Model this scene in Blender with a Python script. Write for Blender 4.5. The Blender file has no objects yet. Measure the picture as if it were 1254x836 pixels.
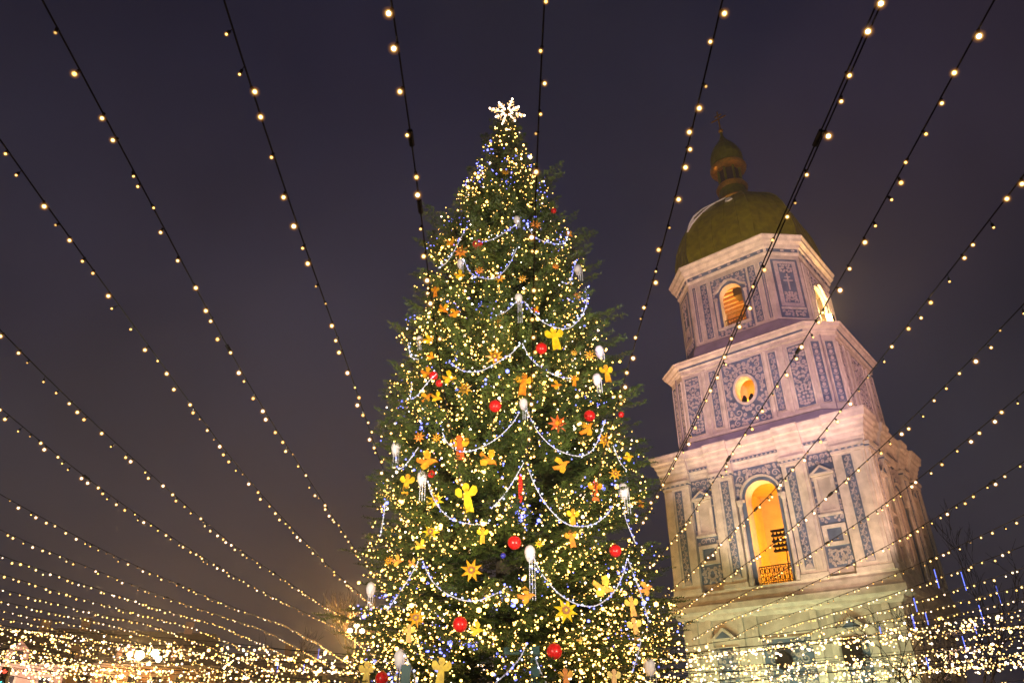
import bpy, math, random
import numpy as np
from mathutils import Vector, Matrix
from mathutils.geometry import tessellate_polygon
from mathutils import noise as mnoise

random.seed(7)
rng = np.random.default_rng(11)
PI = math.pi
sc = bpy.context.scene
COL = sc.collection

# ------------------------------------------------------------------ camera
CAM_Z = 1.6
TH = math.radians(29.08)
cam_d = bpy.data.cameras.new('camera')
cam = bpy.data.objects.new('camera', cam_d)
COL.objects.link(cam)
cam.location = (0, 0, CAM_Z)
cam.rotation_euler = (PI / 2 + TH, 0, 0)
cam_d.sensor_width = 36.0
cam_d.lens = 25.05
cam_d.clip_start = 0.1
cam_d.clip_end = 3000
sc.camera = cam

# ------------------------------------------------------------------ world: city night sky
w = bpy.data.worlds.new("World")
sc.world = w
w.use_nodes = True
nt = w.node_tree
nt.nodes.clear()
out = nt.nodes.new('ShaderNodeOutputWorld')
bg = nt.nodes.new('ShaderNodeBackground')
tc = nt.nodes.new('ShaderNodeTexCoord')
sep = nt.nodes.new('ShaderNodeSeparateXYZ')
ramp = nt.nodes.new('ShaderNodeValToRGB')
nz = nt.nodes.new('ShaderNodeTexNoise')
nz.inputs['Scale'].default_value = 2.2
nz.inputs['Detail'].default_value = 6
nz.inputs['Roughness'].default_value = 0.55
mp = nt.nodes.new('ShaderNodeMapRange')
mp.inputs['From Min'].default_value = 0.3
mp.inputs['From Max'].default_value = 0.7
mp.inputs['To Min'].default_value = 0.72
mp.inputs['To Max'].default_value = 1.28
el = ramp.color_ramp.elements
el[0].position = 0.0
el[0].color = (0.041, 0.035, 0.048, 1)
el[1].position = 1.0
el[1].color = (0.0095, 0.0088, 0.0185, 1)
e = el.new(0.5); e.color = (0.027, 0.0245, 0.0415, 1)
e = el.new(0.75); e.color = (0.0145, 0.0132, 0.027, 1)
# the city glow is strongest beyond the square (towards +Y) and fades to both sides
glow = nt.nodes.new('ShaderNodeMapRange')
glow.inputs['From Min'].default_value = 0.2
glow.inputs['From Max'].default_value = 0.95
glow.inputs['To Min'].default_value = 0.38
glow.inputs['To Max'].default_value = 1.12
nrm = nt.nodes.new('ShaderNodeVectorMath'); nrm.operation = 'MULTIPLY'
nrm.inputs[1].default_value = (1, 1, 0)
nr2 = nt.nodes.new('ShaderNodeVectorMath'); nr2.operation = 'NORMALIZE'
dt = nt.nodes.new('ShaderNodeVectorMath'); dt.operation = 'DOT_PRODUCT'
dt.inputs[1].default_value = (-0.10, 0.995, 0)
nt.links.new(tc.outputs['Generated'], sep.inputs[0])
nt.links.new(tc.outputs['Generated'], nz.inputs['Vector'])
nt.links.new(tc.outputs['Generated'], nrm.inputs[0])
nt.links.new(nrm.outputs[0], nr2.inputs[0])
nt.links.new(nr2.outputs[0], dt.inputs[0])
nt.links.new(dt.outputs['Value'], glow.inputs['Value'])
nt.links.new(sep.outputs['Z'], ramp.inputs[0])
nt.links.new(nz.outputs[0], mp.inputs['Value'])
m1 = nt.nodes.new('ShaderNodeVectorMath'); m1.operation = 'SCALE'
m2 = nt.nodes.new('ShaderNodeVectorMath'); m2.operation = 'SCALE'
nt.links.new(ramp.outputs[0], m1.inputs[0])
nt.links.new(mp.outputs[0], m1.inputs['Scale'])
nt.links.new(m1.outputs[0], m2.inputs[0])
nt.links.new(glow.outputs[0], m2.inputs['Scale'])
nt.links.new(m2.outputs[0], bg.inputs['Color'])
bg.inputs['Strength'].default_value = 1.0
nt.links.new(bg.outputs[0], out.inputs['Surface'])

# ------------------------------------------------------------------ render settings
sc.view_settings.view_transform = 'Standard'
sc.view_settings.look = 'None'
sc.view_settings.exposure = 0.0
sc.view_settings.gamma = 1.0
sc.cycles.use_denoising = True
sc.cycles.max_bounces = 4
sc.cycles.diffuse_bounces = 2
sc.cycles.glossy_bounces = 2
sc.cycles.transmission_bounces = 2
sc.cycles.transparent_max_bounces = 40
sc.cycles.sample_clamp_indirect = 3.0
sc.cycles.use_light_tree = True
sc.cycles.caustics_reflective = False
sc.cycles.caustics_refractive = False


# ------------------------------------------------------------------ photo geometry (pixel of the 1254 px photo -> ray)
F_PX = 872.6
FWD = np.array([0, math.cos(TH), math.sin(TH)])
UPV = np.array([0, -math.sin(TH), math.cos(TH)])
RGT = np.array([1.0, 0, 0])
ORG = np.array([0, 0, CAM_Z])


def ray(x, y):
    r = FWD * F_PX + RGT * (x - 627) + UPV * (418 - y)
    return r / np.linalg.norm(r)


def at(x, y, depth):
    r = ray(x, y)
    return ORG + r * (depth / r[1])


# ------------------------------------------------------------------ materials
def mat(name, color, rough=0.6, metal=0.0, var=0.0, scale=3.0, bump=0.0, spec=0.5, color2=None, detail=4):
    m = bpy.data.materials.new(name)
    m.use_nodes = True
    n = m.node_tree.nodes
    b = n['Principled BSDF']
    b.inputs['Base Color'].default_value = (*color, 1)
    b.inputs['Roughness'].default_value = rough
    b.inputs['Metallic'].default_value = metal
    b.inputs['Specular IOR Level'].default_value = spec
    L = m.node_tree.links
    if var > 0 or bump > 0:
        t = n.new('ShaderNodeTexCoord')
        z = n.new('ShaderNodeTexNoise')
        z.inputs['Scale'].default_value = scale
        z.inputs['Detail'].default_value = detail
        L.new(t.outputs['Object'], z.inputs['Vector'])
        if var > 0:
            r = n.new('ShaderNodeValToRGB')
            c2 = color2 or tuple(min(1, c * (1 + var)) for c in color)
            c1 = tuple(c * (1 - var) for c in color)
            r.color_ramp.elements[0].position = 0.32
            r.color_ramp.elements[1].position = 0.68
            r.color_ramp.elements[0].color = (*c1, 1)
            r.color_ramp.elements[1].color = (*c2, 1)
            L.new(z.outputs[0], r.inputs[0])
            L.new(r.outputs[0], b.inputs['Base Color'])
        if bump > 0:
            bp = n.new('ShaderNodeBump')
            bp.inputs['Strength'].default_value = bump
            bp.inputs['Distance'].default_value = 0.05
            L.new(z.outputs[0], bp.inputs['Height'])
            L.new(bp.outputs[0], b.inputs['Normal'])
    return m


def emis(name, color, strength, sample='AUTO'):
    m = bpy.data.materials.new(name)
    m.use_nodes = True
    n = m.node_tree.nodes
    n.clear()
    o = n.new('ShaderNodeOutputMaterial')
    e = n.new('ShaderNodeEmission')
    e.inputs['Color'].default_value = (*color, 1)
    e.inputs['Strength'].default_value = strength
    m.node_tree.links.new(e.outputs[0], o.inputs['Surface'])
    try:
        m.cycles.emission_sampling = sample
    except Exception:
        pass
    return m


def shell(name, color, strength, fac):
    """translucent emissive shell that paints a glow halo around a bulb"""
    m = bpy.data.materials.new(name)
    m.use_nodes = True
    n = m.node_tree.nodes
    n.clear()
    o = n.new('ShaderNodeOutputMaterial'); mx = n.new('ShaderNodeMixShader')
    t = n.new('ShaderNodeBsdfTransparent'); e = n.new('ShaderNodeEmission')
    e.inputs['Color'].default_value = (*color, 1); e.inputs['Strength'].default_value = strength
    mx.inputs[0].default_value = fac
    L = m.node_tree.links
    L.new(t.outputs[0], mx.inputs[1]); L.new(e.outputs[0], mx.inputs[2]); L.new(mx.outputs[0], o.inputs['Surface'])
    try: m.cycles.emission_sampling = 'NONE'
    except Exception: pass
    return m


M = {}
M['halo_in'] = shell('inner glow halo', (1.0, 0.58, 0.14), 1.3, .36)  # painted glow around the bulbs, built up from nested see-through shells
M['halo_mid'] = shell('middle glow halo', (1.0, 0.46, 0.09), 1.0, .085)
M['halo_out'] = shell('outer glow halo', (1.0, 0.38, 0.07), 0.9, .03)
M['plaster'] = mat('white lime plaster', (0.66, 0.61, 0.55), 0.85, var=0.22, scale=0.7, bump=0.25, detail=9)
M['trim'] = mat('white stucco trim', (0.73, 0.68, 0.61), 0.8, var=0.2, scale=1.3, bump=0.3, detail=9)
M['blue'] = mat('blue painted ground', (0.125, 0.178, 0.285), 0.8, var=0.3, scale=1.2)
M['relief'] = mat('white stucco relief', (0.60, 0.55, 0.56), 0.8, var=0.12, scale=4)
M['sheet'] = mat('lead grey sheet roof', (0.34, 0.31, 0.40), 0.6, var=0.18, scale=0.8)
M['gold'] = mat('green gilded sheet', (0.20, 0.195, 0.003), 0.36, metal=0.4, var=0.3, scale=1.4, bump=0.35)
M['goldb'] = mat('bright gilding', (0.62, 0.33, 0.05), 0.32, metal=0.75, var=0.2, scale=3, bump=0.2)
M['iron'] = mat('black iron', (0.005, 0.005, 0.006), 0.9, spec=0.1)
M['chamber'] = mat('chamber plaster', (0.70, 0.55, 0.34), 0.9, var=0.12, scale=0.8)
M['wood'] = mat('old timber', (0.30, 0.17, 0.07), 0.8, var=0.3, scale=4)
M['snow'] = mat('snow', (0.80, 0.80, 0.84), 0.9)
M['glassdark'] = mat('dark lantern glass', (0.05, 0.04, 0.06), 0.15)
M['fir'] = mat('fir needles', (0.048, 0.092, 0.020), 0.5, var=0.5, scale=0.9, color2=(0.105, 0.150, 0.026))
M['bark'] = mat('bark', (0.06, 0.045, 0.03), 0.9, var=0.3, scale=6)
M['twig'] = mat('dark bare twigs', (0.035, 0.026, 0.02), 0.9)
M['wire'] = mat('black cable', (0.006, 0.006, 0.007), 0.5)
M['orange'] = mat('orange lacquer', (0.82, 0.23, 0.015), 0.4, var=0.4, scale=6)
M['amber'] = mat('amber lacquer', (0.88, 0.36, 0.015), 0.4, var=0.35, scale=6)
M['yellow'] = mat('yellow lacquer', (0.92, 0.55, 0.015), 0.4, var=0.3, scale=6)
M['rust'] = mat('red orange lacquer', (0.85, 0.13, 0.02), 0.4, var=0.12, scale=9)
M['red'] = mat('red glitter bauble', (0.72, 0.015, 0.015), 0.3, var=0.25, scale=14)
M['bluebauble'] = mat('dark blue bauble', (0.03, 0.03, 0.35), 0.3)
M['brown'] = mat('brown painted centre', (0.30, 0.11, 0.02), 0.5)
M['pearl'] = mat('pale frosted plastic', (0.86, 0.78, 0.82), 0.45, var=0.08, scale=6)
M['bead'] = mat('white bead', (0.70, 0.71, 0.88), 0.35)
M['green'] = mat('dark green painted steel', (0.02, 0.065, 0.07), 0.45, metal=0.2)
M['stall'] = mat('dark green stall cladding', (0.015, 0.035, 0.022), 0.6, var=0.25, scale=2)
M['wall_o'] = mat('ochre render', (0.62, 0.40, 0.20), 0.85, var=0.15, scale=0.7)
M['wall_p'] = mat('pinkish render', (0.45, 0.33, 0.30), 0.85, var=0.15, scale=0.7)
M['roof_d'] = mat('dark sheet roof', (0.14, 0.12, 0.12), 0.5, var=0.3, scale=1.5)
M['window'] = mat('window glass', (0.03, 0.035, 0.05), 0.1)
M['frame_w'] = mat('white window surround', (0.52, 0.47, 0.42), 0.7)
M['paving'] = mat('granite setts', (0.16, 0.15, 0.145), 0.75, var=0.35, scale=6, bump=0.3)
M['black'] = mat('black housing', (0.01, 0.01, 0.011), 0.45)
M['lamp_steel'] = mat('dark lamp post', (0.03, 0.03, 0.032), 0.45, metal=0.5)

hm = bpy.data.materials.new('thin winter haze'); hm.use_nodes = True
_n = hm.node_tree.nodes; _n.clear()
_o = _n.new('ShaderNodeOutputMaterial'); _v = _n.new('ShaderNodeVolumePrincipled')
_v.inputs['Color'].default_value = (0.80, 0.85, 1.0, 1); _v.inputs['Density'].default_value = 0.0017; _v.inputs['Anisotropy'].default_value = 0.55
hm.node_tree.links.new(_v.outputs[0], _o.inputs['Volume'])
M['haze'] = hm
M['e_warm'] = emis('warm bulb glow', (1.0, 0.66, 0.24), 9.0)
M['e_gold'] = emis('golden bulb glow', (1.0, 0.52, 0.11), 10.0)
M['e_pink'] = emis('pale bulb glow', (1.0, 0.76, 0.56), 10.0)
M['e_small'] = emis('small bulb glow', (1.0, 0.53, 0.115), 11.0)
M['e_dim'] = emis('dim bulb glow', (1.0, 0.6, 0.2), 1.6)
M['e_blue'] = emis('blue led glow', (0.18, 0.20, 1.0), 5.0)
M['e_cool'] = emis('cool led glow', (0.62, 0.66, 1.0), 4.0)
M['e_star'] = emis('snowflake glow', (1.0, 0.56, 0.22), 2.3)
M['e_globe'] = emis('street lamp glow', (1.0, 0.80, 0.42), 14.0)
M['e_globe_g'] = emis('greenish lamp glow', (0.80, 1.0, 0.72), 10.0)
M['e_flood'] = emis('flood lamp glow', (1.0, 0.62, 0.2), 30.0)
M['e_red'] = emis('red signal', (1.0, 0.06, 0.03), 5.0)
M['e_teal'] = emis('green signal', (0.1, 0.9, 0.75), 3.0)
M['e_meteor'] = emis('blue light tube', (0.14, 0.20, 1.0), 2.6)
M['e_far'] = emis('distant bulb glow', (1.0, 0.62, 0.22), 7.0)


# ------------------------------------------------------------------ mesh helper
class MB:
    def __init__(self):
        self.v = []; self.f = []; self.m = []; self.mats = []

    def mi(self, name):
        if name not in self.mats:
            self.mats.append(name)
        return self.mats.index(name)

    def add(self, vs, fs, mat_):
        o = len(self.v); k = self.mi(mat_)
        self.v.extend([tuple(p) for p in vs])
        for f in fs:
            self.f.append([i + o for i in f]); self.m.append(k)

    def box(self, x0, x1, y0, y1, z0, z1, mat_, fr=None):
        vs = [(x, y, z) for z in (z0, z1) for y in (y0, y1) for x in (x0, x1)]
        if fr: vs = [fr(*p) for p in vs]
        self.add(vs, [(0, 2, 3, 1), (4, 5, 7, 6), (0, 1, 5, 4), (2, 6, 7, 3), (0, 4, 6, 2), (1, 3, 7, 5)], mat_)

    def prism(self, poly, w0, w1, mat_, fr, hole=None, back=True):
        """outline in (u, z), from depth w0 to w1 (w1 is the outer face)"""
        loops = [[Vector((p[0], p[1], 0)) for p in poly]]
        pts = list(poly)
        if hole:
            loops.append([Vector((p[0], p[1], 0)) for p in hole]); pts += list(hole)
        tris = tessellate_polygon(loops)
        n = len(pts)
        vs = [fr(p[0], w1, p[1]) for p in pts] + [fr(p[0], w0, p[1]) for p in pts]
        fs = [tuple(t) for t in tris]
        if back: fs += [tuple(i + n for i in reversed(t)) for t in tris]
        k = len(poly)
        for i in range(k):
            j = (i + 1) % k
            fs.append((i, j, j + n, i + n))
        if hole:
            h = len(hole)
            for i in range(h):
                j = (i + 1) % h
                fs.append((k + i, k + i + n, k + j + n, k + j))
        self.add(vs, fs, mat_)

    def tube(self, pts, r, mat_, sides=6, cap=True):
        pts = [Vector(p) for p in pts]
        n = len(pts)
        rs = r if isinstance(r, (list, tuple)) else [r] * n
        vs = []; fs = []
        prev = None
        for i, p in enumerate(pts):
            d = (pts[min(i + 1, n - 1)] - pts[max(i - 1, 0)])
            if d.length < 1e-9: d = Vector((0, 0, 1))
            d.normalize()
            if prev is None:
                a = Vector((0, 0, 1)) if abs(d.z) < 0.9 else Vector((1, 0, 0))
                s = d.cross(a).normalized()
            else:
                s = (prev - d * prev.dot(d))
                s = s.normalized() if s.length > 1e-6 else d.orthogonal().normalized()
            prev = s
            t = d.cross(s)
            for k in range(sides):
                a = 2 * PI * k / sides
                vs.append(p + (s * math.cos(a) + t * math.sin(a)) * rs[i])
        for i in range(n - 1):
            for k in range(sides):
                k2 = (k + 1) % sides
                fs.append((i * sides + k, i * sides + k2, (i + 1) * sides + k2, (i + 1) * sides + k))
        if cap:
            fs.append(tuple(reversed(range(sides))))
            fs.append(tuple((n - 1) * sides + k for k in range(sides)))
        self.add(vs, fs, mat_)

    def ribbon(self, pts, wd, w0, w1, mat_, fr):
        """raised flat moulding along a polyline drawn on a facade"""
        n = len(pts)
        if n < 2: return
        vs = []; fs = []
        for i, p in enumerate(pts):
            a = pts[max(i - 1, 0)]; b = pts[min(i + 1, n - 1)]
            dx, dz = b[0] - a[0], b[1] - a[1]
            l = math.hypot(dx, dz) or 1
            hw = (wd[i] if isinstance(wd, list) else wd) * 0.5
            nx, nz_ = -dz / l * hw, dx / l * hw
            for (q, ww) in (((p[0] + nx, p[1] + nz_), w0), ((p[0] + nx, p[1] + nz_), w1),
                            ((p[0] - nx, p[1] - nz_), w1), ((p[0] - nx, p[1] - nz_), w0)):
                vs.append(fr(q[0], ww, q[1]))
        for i in range(n - 1):
            o = i * 4
            for k in range(3):
                fs.append((o + k, o + k + 1, o + k + 5, o + k + 4))
        fs.append((0, 1, 2, 3)); o = (n - 1) * 4
        fs.append((o + 3, o + 2, o + 1, o))
        self.add(vs, fs, mat_)

    def loft(self, rings, mat_, cap0=True, cap1=True, closed=True):
        n = len(rings[0]); vs = []; fs = []
        for r in rings: vs += list(r)
        for i in range(len(rings) - 1):
            for k in range(n if closed else n - 1):
                k2 = (k + 1) % n
                fs.append((i * n + k, i * n + k2, (i + 1) * n + k2, (i + 1) * n + k))
        if cap0: fs.append(tuple(reversed(range(n))))
        if cap1: fs.append(tuple((len(rings) - 1) * n + k for k in range(n)))
        self.add(vs, fs, mat_)

    def lathe(self, prof, mat_, c=(0, 0, 0), sides=16, axis=None):
        rings = []
        for r, z in prof:
            ring = []
            for k in range(sides):
                a = 2 * PI * k / sides
                p = Vector((r * math.cos(a), r * math.sin(a), z))
                if axis: p = axis @ p
                ring.append((c[0] + p[0], c[1] + p[1], c[2] + p[2]))
            rings.append(ring)
        self.loft(rings, mat_)

    def ball(self, c, r, mat_, seg=10, ring=6, sz=1.0):
        prof = [(max(1e-4, r * math.sin(PI * i / ring)), -r * sz * math.cos(PI * i / ring)) for i in range(ring + 1)]
        self.lathe(prof, mat_, c, seg)

    def build(self, name, parent=None, smooth=False):
        me = bpy.data.meshes.new(name)
        me.from_pydata(self.v, [], self.f)
        for k in self.mats: me.materials.append(M[k])
        me.polygons.foreach_set('material_index', self.m)
        if smooth: me.polygons.foreach_set('use_smooth', [True] * len(self.f))
        me.update()
        o = bpy.data.objects.new(name, me)
        COL.objects.link(o)
        if parent: o.parent = parent
        return o


def np_mesh(name, verts, tris, mats, mat_idx=None, parent=None):
    me = bpy.data.meshes.new(name)
    nv, nf = len(verts), len(tris)
    me.vertices.add(nv)
    me.vertices.foreach_set('co', np.ascontiguousarray(verts, dtype=np.float32).ravel())
    me.loops.add(nf * 3)
    me.loops.foreach_set('vertex_index', np.ascontiguousarray(tris, dtype=np.int32).ravel())
    me.polygons.add(nf)
    me.polygons.foreach_set('loop_start', np.arange(0, nf * 3, 3, dtype=np.int32))
    for k in mats: me.materials.append(M[k])
    if mat_idx is not None:
        me.polygons.foreach_set('material_index', np.ascontiguousarray(mat_idx, dtype=np.int32))
    me.update(calc_edges=True)
    o = bpy.data.objects.new(name, me)
    COL.objects.link(o)
    if parent: o.parent = parent
    return o


def tag(o, label=None, cat=None, group=None, kind=None):
    if label: o['label'] = label
    if cat: o['category'] = cat
    if group: o['group'] = group
    if kind: o['kind'] = kind
    return o


def thing(name, loc, label, cat, rz=0.0, group=None):
    o = bpy.data.objects.new(name, None)
    COL.objects.link(o)
    o.empty_display_size = 0.3
    o.location = loc
    o.rotation_euler = (0, 0, rz)
    return tag(o, label, cat, group)


ICO_V = None
def ico():
    global ICO_V
    if ICO_V is None:
        t = (1 + 5 ** 0.5) / 2
        v = np.array([(-1, t, 0), (1, t, 0), (-1, -t, 0), (1, -t, 0), (0, -1, t), (0, 1, t), (0, -1, -t), (0, 1, -t),
                      (t, 0, -1), (t, 0, 1), (-t, 0, -1), (-t, 0, 1)], float)
        v /= np.linalg.norm(v[0])
        f = np.array([(0, 11, 5), (0, 5, 1), (0, 1, 7), (0, 7, 10), (0, 10, 11), (1, 5, 9), (5, 11, 4), (11, 10, 2), (10, 7, 6),
                      (7, 1, 8), (3, 9, 4), (3, 4, 2), (3, 2, 6), (3, 6, 8), (3, 8, 9), (4, 9, 5), (2, 4, 11), (6, 2, 10), (8, 6, 7), (9, 8, 1)])
        ICO_V = (v, f)
    return ICO_V


def bulbs_mesh(name, pts, rad, midx, mats, parent=None):
    """many small round bulbs"""
    v, f = ico()
    n = len(pts)
    V = (np.asarray(pts)[:, None, :] + v[None] * np.asarray(rad)[:, None, None]).reshape(-1, 3)
    Fc = (f[None] + (np.arange(n) * 12)[:, None, None]).reshape(-1, 3)
    return np_mesh(name, V, Fc, mats, np.repeat(midx, 20), parent)


def catmull(P, n=8):
    P = [np.array(p, float) for p in P]
    P = [2 * P[0] - P[1]] + P + [2 * P[-1] - P[-2]]
    o = []
    for i in range(1, len(P) - 2):
        for k in range(n):
            t = k / n
            o.append(0.5 * ((2 * P[i]) + (-P[i - 1] + P[i + 1]) * t + (2 * P[i - 1] - 5 * P[i] + 4 * P[i + 1] - P[i + 2]) * t * t
                            + (-P[i - 1] + 3 * P[i] - 3 * P[i + 1] + P[i + 2]) * t ** 3))
    o.append(P[-2])
    return o


def spot(name, loc, target, power, color, size_deg, parent=None, blend=0.5, rad=0.25):
    ld = bpy.data.lights.new(name, 'SPOT')
    ld.energy = power; ld.color = color; ld.spot_size = math.radians(size_deg); ld.spot_blend = blend
    ld.shadow_soft_size = rad
    o = bpy.data.objects.new(name, ld)
    COL.objects.link(o)
    o.location = loc
    d = Vector(target) - Vector(loc)
    o.rotation_euler = d.to_track_quat('-Z', 'Y').to_euler()
    if parent: o.parent = parent
    return o


def point(name, loc, power, color, rad=0.2, parent=None):
    ld = bpy.data.lights.new(name, 'POINT')
    ld.energy = power; ld.color = color; ld.shadow_soft_size = rad
    o = bpy.data.objects.new(name, ld)
    COL.objects.link(o)
    o.location = loc
    if parent: o.parent = parent
    return o


# ================================================================== GROUND
g = MB()
g.add([(-290, -90, 0), (290, -90, 0), (290, 390, 0), (-290, 390, 0)], [(0, 1, 2, 3)], 'paving')
tag(g.build('ground'), 'dark granite paved square', None, kind='structure')

# ================================================================== BELL TOWER
DT = 76.0
azc = math.radians(21.85); rot_l = math.radians(-49.3)
RV = np.array([-math.sin(rot_l), -math.cos(rot_l), 0])
TV = np.array([math.cos(rot_l), -math.sin(rot_l), 0])
AX = DT * np.array([math.sin(azc), math.cos(azc), 0])
TROT = math.atan2(RV[1], RV[0])
tower = thing('bell_tower', tuple(AX), 'tall floodlit white and blue baroque bell tower with green gilded dome', 'tower', TROT)


def tw(u, v, z):
    return AX + RV * u + TV * v + np.array([0, 0, z])


def frame(dist, phi_deg, off=0.0):
    p = math.radians(phi_deg)
    nx, ny = math.cos(p), math.sin(p)
    ux, uy = -ny, nx
    return lambda u, w_, z: (nx * (dist + w_) + ux * (u + off), ny * (dist + w_) + uy * (u + off), z)


def rect(u0, u1, z0, z1):
    return [(u0, z0), (u1, z0), (u1, z1), (u0, z1)]


def arch_poly(uc, hw, z0, zs, n=14, rise=None):
    rise = hw if rise is None else rise
    return [(uc - hw, z0), (uc + hw, z0)] + [(uc + hw * math.cos(PI * k / n), zs + rise * math.sin(PI * k / n)) for k in range(n + 1)]


def oval(uc, zc, ru, rz, n=28):
    return [(uc + ru * math.cos(2 * PI * k / n), zc + rz * math.sin(2 * PI * k / n)) for k in range(n)]


def spiral(c, r, a0, turns, sgn, n=None):
    n = n or int(8 + 12 * turns)
    o = []
    for i in range(n + 1):
        t = i / n
        a = a0 + sgn * turns * 2 * PI * t
        rr = r * (1 - 0.84 * t)
        o.append((c[0] + rr * math.cos(a), c[1] + rr * math.sin(a)))
    return o


def vine(mb, u0, u1, z0, z1, fr, w0, w1, kind='vine'):
    """white scrollwork climbing a narrow strip"""
    W = u1 - u0; c = (u0 + u1) / 2
    if kind == 'chain':
        step = W * 0.95
        n = max(1, int((z1 - z0) / step)); step = (z1 - z0) / n
        for i in range(n):
            zc = z0 + (i + 0.5) * step
            mb.prism(oval(c, zc, W * 0.24, step * 0.30, 10), w0, w1, 'relief', fr, back=False)
            mb.ribbon([(c - W * .36, zc - step * .3), (c - W * .12, zc - step * .5), (c + W * .12, zc - step * .5), (c + W * .36, zc - step * .3)], W * .09, w0, w1, 'relief', fr)
        return
    step = W * 0.86
    n = max(2, int(round((z1 - z0) / step))); step = (z1 - z0) / n
    stem = []
    for i in range(n * 6 + 1):
        z = z0 + (z1 - z0) * i / (n * 6)
        stem.append((c + 0.26 * W * math.sin(PI * (z - z0) / step), z))
    mb.ribbon(stem, W * 0.085, w0, w1, 'relief', fr)
    for i in range(n):
        sg = 1 if i % 2 else -1
        zc = z0 + (i + 0.5) * step
        mb.ribbon(spiral((c + sg * W * 0.13, zc), W * 0.30, PI / 2 if sg > 0 else PI / 2, 1.15, sg, 16), W * 0.075, w0, w1, 'relief', fr)
        for q in (-1, 1):
            mb.ribbon([(c - sg * W * .22, zc + q * step * .12), (c - sg * W * .36, zc + q * step * .26), (c - sg * W * .40, zc + q * step * .40)],
                      [W * .05, W * .11, W * .03], w0, w1, 'relief', fr)


def scrolls(mb, inside, u0, u1, z0, z1, fr, w0, w1, rmin=0.16, rmax=0.5, n=420, wd=0.085, seed=1, uc=0.0):
    """mirror-symmetric baroque scrollwork packed into any outline"""
    r_ = random.Random(seed)
    done = []
    for _ in range(n):
        u = r_.uniform(uc, u1); z = r_.uniform(z0, z1)
        r = r_.uniform(rmin, rmax)
        for rr in (r, r * .7, r * .5):
            if rr < rmin * .8: break
            if u - rr < uc - rr * .15: continue
            if not all(inside(u + rr * 1.05 * math.cos(k * PI / 4), z + rr * 1.05 * math.sin(k * PI / 4)) for k in range(8)): continue
            if any(math.hypot(u - a, z - b) < rr + c * 0.96 for a, b, c in done): continue
            done.append((u, z, rr)); break
    for (u, z, r) in done:
        a0 = r_.uniform(0, 2 * PI); sg = r_.choice((-1, 1)); tn = r_.uniform(1.1, 1.7)
        s = spiral((u, z), r * .92, a0, tn, sg)
        wl = [wd * (0.55 + 0.6 * (1 - i / len(s))) for i in range(len(s))]
        mb.ribbon(s, wl, w0, w1, 'relief', fr)
        tail = (u + r * 1.35 * math.cos(a0 - sg * .8), z + r * 1.35 * math.sin(a0 - sg * .8))
        tl = [tail, s[0]]
        if inside(*tail): mb.ribbon(tl, [wd * .3, wd], w0, w1, 'relief', fr)
        if abs(u - uc) > r * .3:
            mb.ribbon([(2 * uc - p[0], p[1]) for p in s], wl, w0, w1, 'relief', fr)
            if inside(*tail): mb.ribbon([(2 * uc - p[0], p[1]) for p in tl], [wd * .3, wd], w0, w1, 'relief', fr)
    return done


def frame_mould(mb, poly, wd, w0, w1, mat_, fr):
    mb.ribbon(poly + [poly[0], poly[1]], wd, w0, w1, mat_, fr)


A2, B2 = 9.6, 8.06
# -- tier one: plain lower storey
lo = MB()
lo.box(-A2 + .1, A2 - .1, -B2 + .1, B2 - .1, 0, 11.0, 'plaster')
lo.box(-A2 - .25, A2 + .25, -B2 - .25, B2 + .25, 0, 1.6, 'trim')
lo.build('lower_storey', tower)


def ring_cornice(mb, steps, plan, mat_):
    """steps: (z, overhang); plan: function overhang -> outline"""
    rings = [[(p[0], p[1], z) for p in plan(o)] for z, o in steps]
    mb.loft(rings, mat_)


def plan2(o, ress=True):
    a, b = A2 + o, B2 + o
    return [(-a, -b), (a, -b), (a, b), (-a, b)]


for (sgn_u, phi, dist, half) in ((0, -90, B2, A2), (0, 0, A2, B2)):
    fr = frame(dist - .1, phi)
    k = half / 9.6
    # pale pilaster strips on the lower storey
    for uc in (-8.3, -6.9, -3.9, -2.6, 2.6, 3.9, 6.9, 8.3):
        p = MB(); p.box((uc - .28) * k, (uc + .28) * k, 0, .16, 1.62, 10.98, 'trim', fr); p.build('pilaster', tower)
    # blue scroll panels and little gabled hoods of the lower storey
    for s in (-1, 0, 1):
        pn = MB()
        c0, hw, z0, z1 = (s * 5.5 * k, 1.05 * k, 2.6, 8.6) if s else (0, 2.2 * k, 2.6, 9.0)
        pn.prism(rect(c0 - hw, c0 + hw, z0, z1), 0.0, .05, 'blue', fr)
        scrolls(pn, lambda u, z, c0=c0, hw=hw, z0=z0, z1=z1: abs(u - c0) < hw - .05 and z0 + .05 < z < z1 - .05, c0 - hw, c0 + hw, z0, z1, fr, .05, .10, seed=5 + s, uc=c0, wd=.1)
        frame_mould(pn, rect(c0 - hw, c0 + hw, z0, z1), .22, .0, .14, 'trim', fr)
        pn.build('ornament_panel', tower)
        if s:
            hd = MB()
            hd.prism([(c0 - 1.3 * k, 9.2), (c0 + 1.3 * k, 9.2), (c0, 10.2)], 0, .4, 'trim', fr)
            hd.prism([(c0 - .75 * k, 9.32), (c0 + .75 * k, 9.32), (c0, 9.9)], .4, .42, 'blue', fr)
            hd.build('gabled_hood', tower)

# -- base cornice, pedestal, wall of tier two
bc = MB()
ring_cornice(bc, [(10.9, 0.0), (11.15, .25), (11.35, .3), (11.6, .78), (12.1, .78), (12.25, .62), (12.9, .5), (13.1, .4), (13.3, .42)], plan2, 'trim')
bc.build('base_cornice', tower)

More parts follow.
